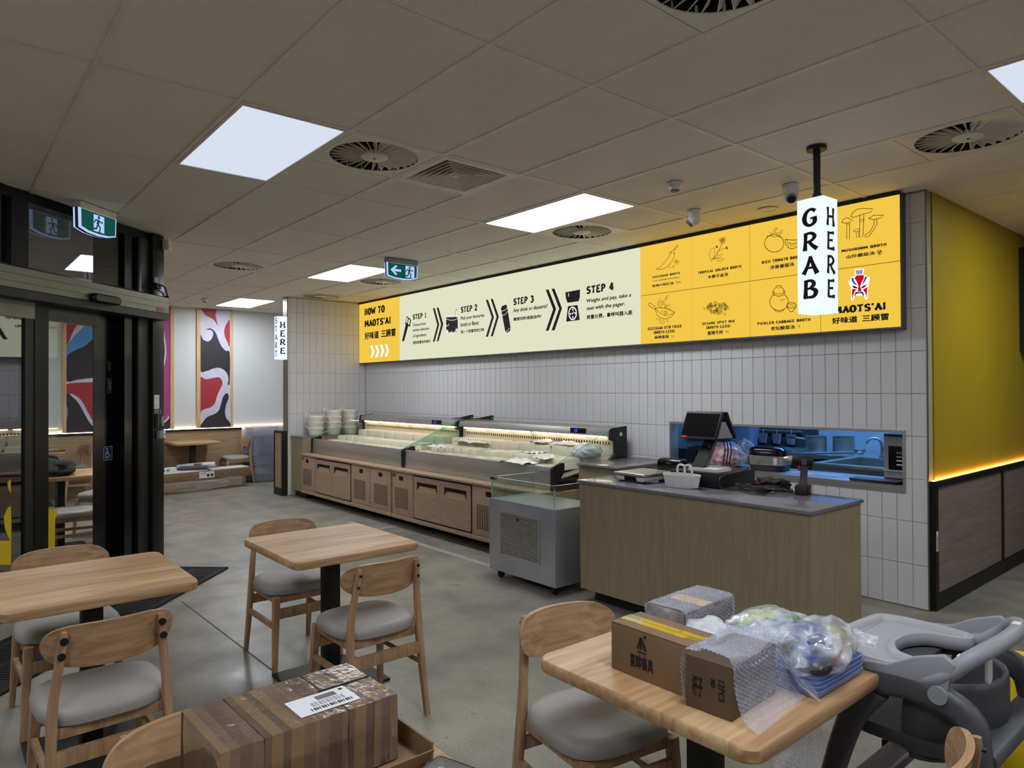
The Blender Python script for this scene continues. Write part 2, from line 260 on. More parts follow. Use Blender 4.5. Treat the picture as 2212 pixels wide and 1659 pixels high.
def brush_line(body,x0,x1,z0,z1,fn,m,parent,th,name):
    g=.14; tot=sum(ADV.get(c,.86)+g for c in body)-g; u=(x1-x0)/tot; x=x0; b=B()
    for c in body:
        a=ADV.get(c,.86)
        if c in BRUSH: brush(b,c,x,x+a*u,z0,z1,fn,th,1.65)
        x+=(a+g)*u
    return build(name,b,m,parent)
TEXTS=[["HOW TO",-9853,-9229,2756,2858,0],["MAOTS'AI",-9854,-9045,2570,2670,0],["好味道",-9848,-9410,2372,2482,2],["三顾冒",-9325,-8911,2373,2480,2],["STEP 1",-8426,-8077,2575,2645,0],["Choose from",-8426,-8096,2477,2516,1],["variety selection",-8427,-8008,2392,2442,1],["of ingredients.",-8427,-8069,2308,2360,1],["挑选您喜欢的食材",-8422,-7978,2223,2265,2],["STEP 2",-7260,-6910,2570,2643,0],["Pick your favourite",-7264,-6768,2464,2518,1],["broth or flavor.",-7265,-6866,2388,2439,1],["选一个您喜欢的口味",-7262,-6769,2299,2340,2],["STEP 3",-6203,-5846,2567,2642,0],["Any drink or desserts?",-6206,-5615,2467,2525,1],["需要饮料或甜品吗?",-6201,-5720,2378,2416,2],["STEP 4",-5017,-4641,2569,2645,0],["Weight and pay, take a",-5017,-4417,2466,2514,1],["seat with the pager.",-5018,-4496,2387,2437,1],["称重计费，拿呼叫器入座",-5016,-4404,2300,2347,2],["SZECHUAN BROTH",-4152,-3840,2624,2643,0],["LITE VERSION-AVAILABLE",-4151,-3842,2591,2600,0],["经典川味红油",-4156,-3912,2538,2562,2],["TROPICAL GOLDEN BROTH",-3646,-3212,2597,2618,0],["木姜子金汤",-3543,-3341,2542,2571,2],["RICH TOMATO BROTH",-3023,-2671,2600,2622,0],["浓香番茄汤",-2950,-2747,2544,2574,2],["SZECHUAN STIR FRIED",-4213,-3826,2133,2158,0],["(BROTH-LESS)",-4144,-3898,2093,2119,0],["麻辣香锅",-4132,-3969,2044,2074,2],["SESAME SPICY MIX",-3603,-3279,2138,2159,0],["(BROTH-LESS)",-3562,-3320,2099,2122,0],["香辣干拌",-3549,-3394,2044,2078,2],["PICKLED CABBAGE BROTH",-3067,-2616,2098,2119,0],["老坛酸菜汤",-2948,-2744,2044,2074,2],["MUSHROOM BROTH",-2372,-2052,2594,2613,0],["山珍菌菇汤",-2334,-2134,2541,2566,2],["V",-2108,-2089,2541,2563,0],["MAOTS'AI",-2433,-2059,2136,2188,0],["好味道",-2445,-2260,2059,2106,2],["三顾冒",-2223,-2043,2059,2105,2]]
POLYS=[["w",[[-9677,2268],[-9606,2268],[-9540,2166],[-9607,2076],[-9678,2074],[-9614,2167]]],["w",[[-9523,2267],[-9454,2267],[-9389,2166],[-9455,2075],[-9524,2074],[-9461,2167]]],["w",[[-9372,2266],[-9305,2266],[-9241,2166],[-9306,2075],[-9373,2073],[-9312,2167]]],["w",[[-9225,2265],[-9159,2265],[-9097,2166],[-9160,2075],[-9226,2073],[-9166,2167]]],["k",[[-7912,2688],[-7867,2686],[-7759,2453],[-7870,2229],[-7915,2230],[-7806,2454]]],["k",[[-7819,2687],[-7775,2686],[-7663,2453],[-7777,2229],[-7822,2229],[-7715,2453]]],["k",[[-6734,2683],[-6692,2682],[-6574,2455],[-6694,2224],[-6737,2226],[-6618,2457]]],["k",[[-6636,2683],[-6595,2682],[-6479,2453],[-6597,2223],[-6639,2226],[-6522,2454]]],["k",[[-5644,2683],[-5598,2682],[-5479,2454],[-5601,2224],[-5647,2225],[-5527,2455]]],["k",[[-5550,2684],[-5505,2682],[-5387,2453],[-5504,2222],[-5553,2224],[-5431,2453]]],["n",[[-7597,2539],[-7332,2522],[-7330,2378],[-7363,2323],[-7388,2344],[-7421,2327],[-7463,2311],[-7504,2342],[-7538,2327],[-7564,2356],[-7594,2378]]],["w",[[-7560,2373],[-7542,2337],[-7560,2325],[-7579,2340]]],["w",[[-7462,2352],[-7444,2316],[-7463,2304],[-7481,2319]]],["w",[[-7363,2384],[-7345,2348],[-7363,2336],[-7381,2350]]],["n",[[-8721,2291],[-8619,2518],[-8549,2497],[-8664,2287],[-8701,2276]]],["n",[[-8588,2639],[-8475,2577],[-8503,2478],[-8639,2525]]],["w",[[-8582,2618],[-8558,2605],[-8582,2536],[-8610,2544]]],["w",[[-8538,2591],[-8506,2573],[-8523,2506],[-8558,2524]]],["n",[[-6439,2551],[-6413,2576],[-6335,2587],[-6307,2503],[-6260,2307],[-6267,2267],[-6323,2248],[-6358,2264],[-6421,2486]]],["n",[[-5333,2621],[-5113,2626],[-5116,2548],[-5133,2505],[-5299,2504],[-5325,2553]]],["w",[[-5288,2606],[-5279,2606],[-5279,2569],[-5288,2568]]],["n",[[-5294,2467],[-5150,2465],[-5119,2305],[-5323,2301]]],["w",[[-2278,2454],[-2207,2450],[-2216,2407],[-2192,2396],[-2166,2375],[-2179,2317],[-2186,2223],[-2200,2221],[-2212,2252],[-2241,2251],[-2273,2258],[-2293,2219],[-2304,2230],[-2305,2318],[-2324,2367],[-2302,2398],[-2272,2406]]],["b",[[-2270,2445],[-2261,2445],[-2252,2411],[-2259,2411]]],["b",[[-2256,2445],[-2247,2444],[-2242,2411],[-2249,2412]]],["b",[[-2242,2444],[-2233,2444],[-2233,2411],[-2240,2412]]],["b",[[-2228,2444],[-2219,2443],[-2223,2411],[-2230,2412]]],["r",[[-2262,2406],[-2211,2403],[-2210,2379],[-2227,2349],[-2237,2324],[-2231,2303],[-2227,2286],[-2244,2283],[-2255,2288],[-2249,2325],[-2259,2356],[-2277,2388]]],["b",[[-2301,2391],[-2285,2392],[-2279,2365],[-2258,2333],[-2279,2342],[-2295,2364]]],["b",[[-2202,2388],[-2186,2390],[-2199,2358],[-2222,2332],[-2216,2354]]],["k",[[-2295,2334],[-2276,2328],[-2256,2316],[-2260,2308],[-2282,2314]]],["k",[[-2231,2310],[-2218,2321],[-2188,2332],[-2204,2313],[-2221,2306]]],["r",[[-2295,2310],[-2263,2303],[-2279,2285],[-2289,2257],[-2293,2232],[-2297,2271]]],["r",[[-2186,2311],[-2213,2298],[-2215,2293],[-2199,2267],[-2193,2228],[-2189,2272]]],["k",[[-2245,2280],[-2270,2284],[-2279,2265],[-2271,2249],[-2270,2269],[-2245,2273]]],["k",[[-2245,2273],[-2223,2268],[-2217,2246],[-2210,2262],[-2220,2280],[-2245,2280]]],["w",[[-5208,2422],[-5212,2415],[-5220,2413],[-5228,2416],[-5231,2424],[-5228,2431],[-5220,2434],[-5212,2430]]],["w",[[-5209,2342],[-5212,2335],[-5220,2332],[-5228,2336],[-5231,2344],[-5228,2351],[-5220,2353],[-5212,2349]]],["w",[[-5243,2379],[-5246,2372],[-5254,2370],[-5262,2373],[-5265,2381],[-5262,2388],[-5254,2391],[-5246,2387]]],["w",[[-5177,2382],[-5180,2374],[-5188,2372],[-5196,2376],[-5199,2384],[-5196,2391],[-5188,2393],[-5180,2389]]]]
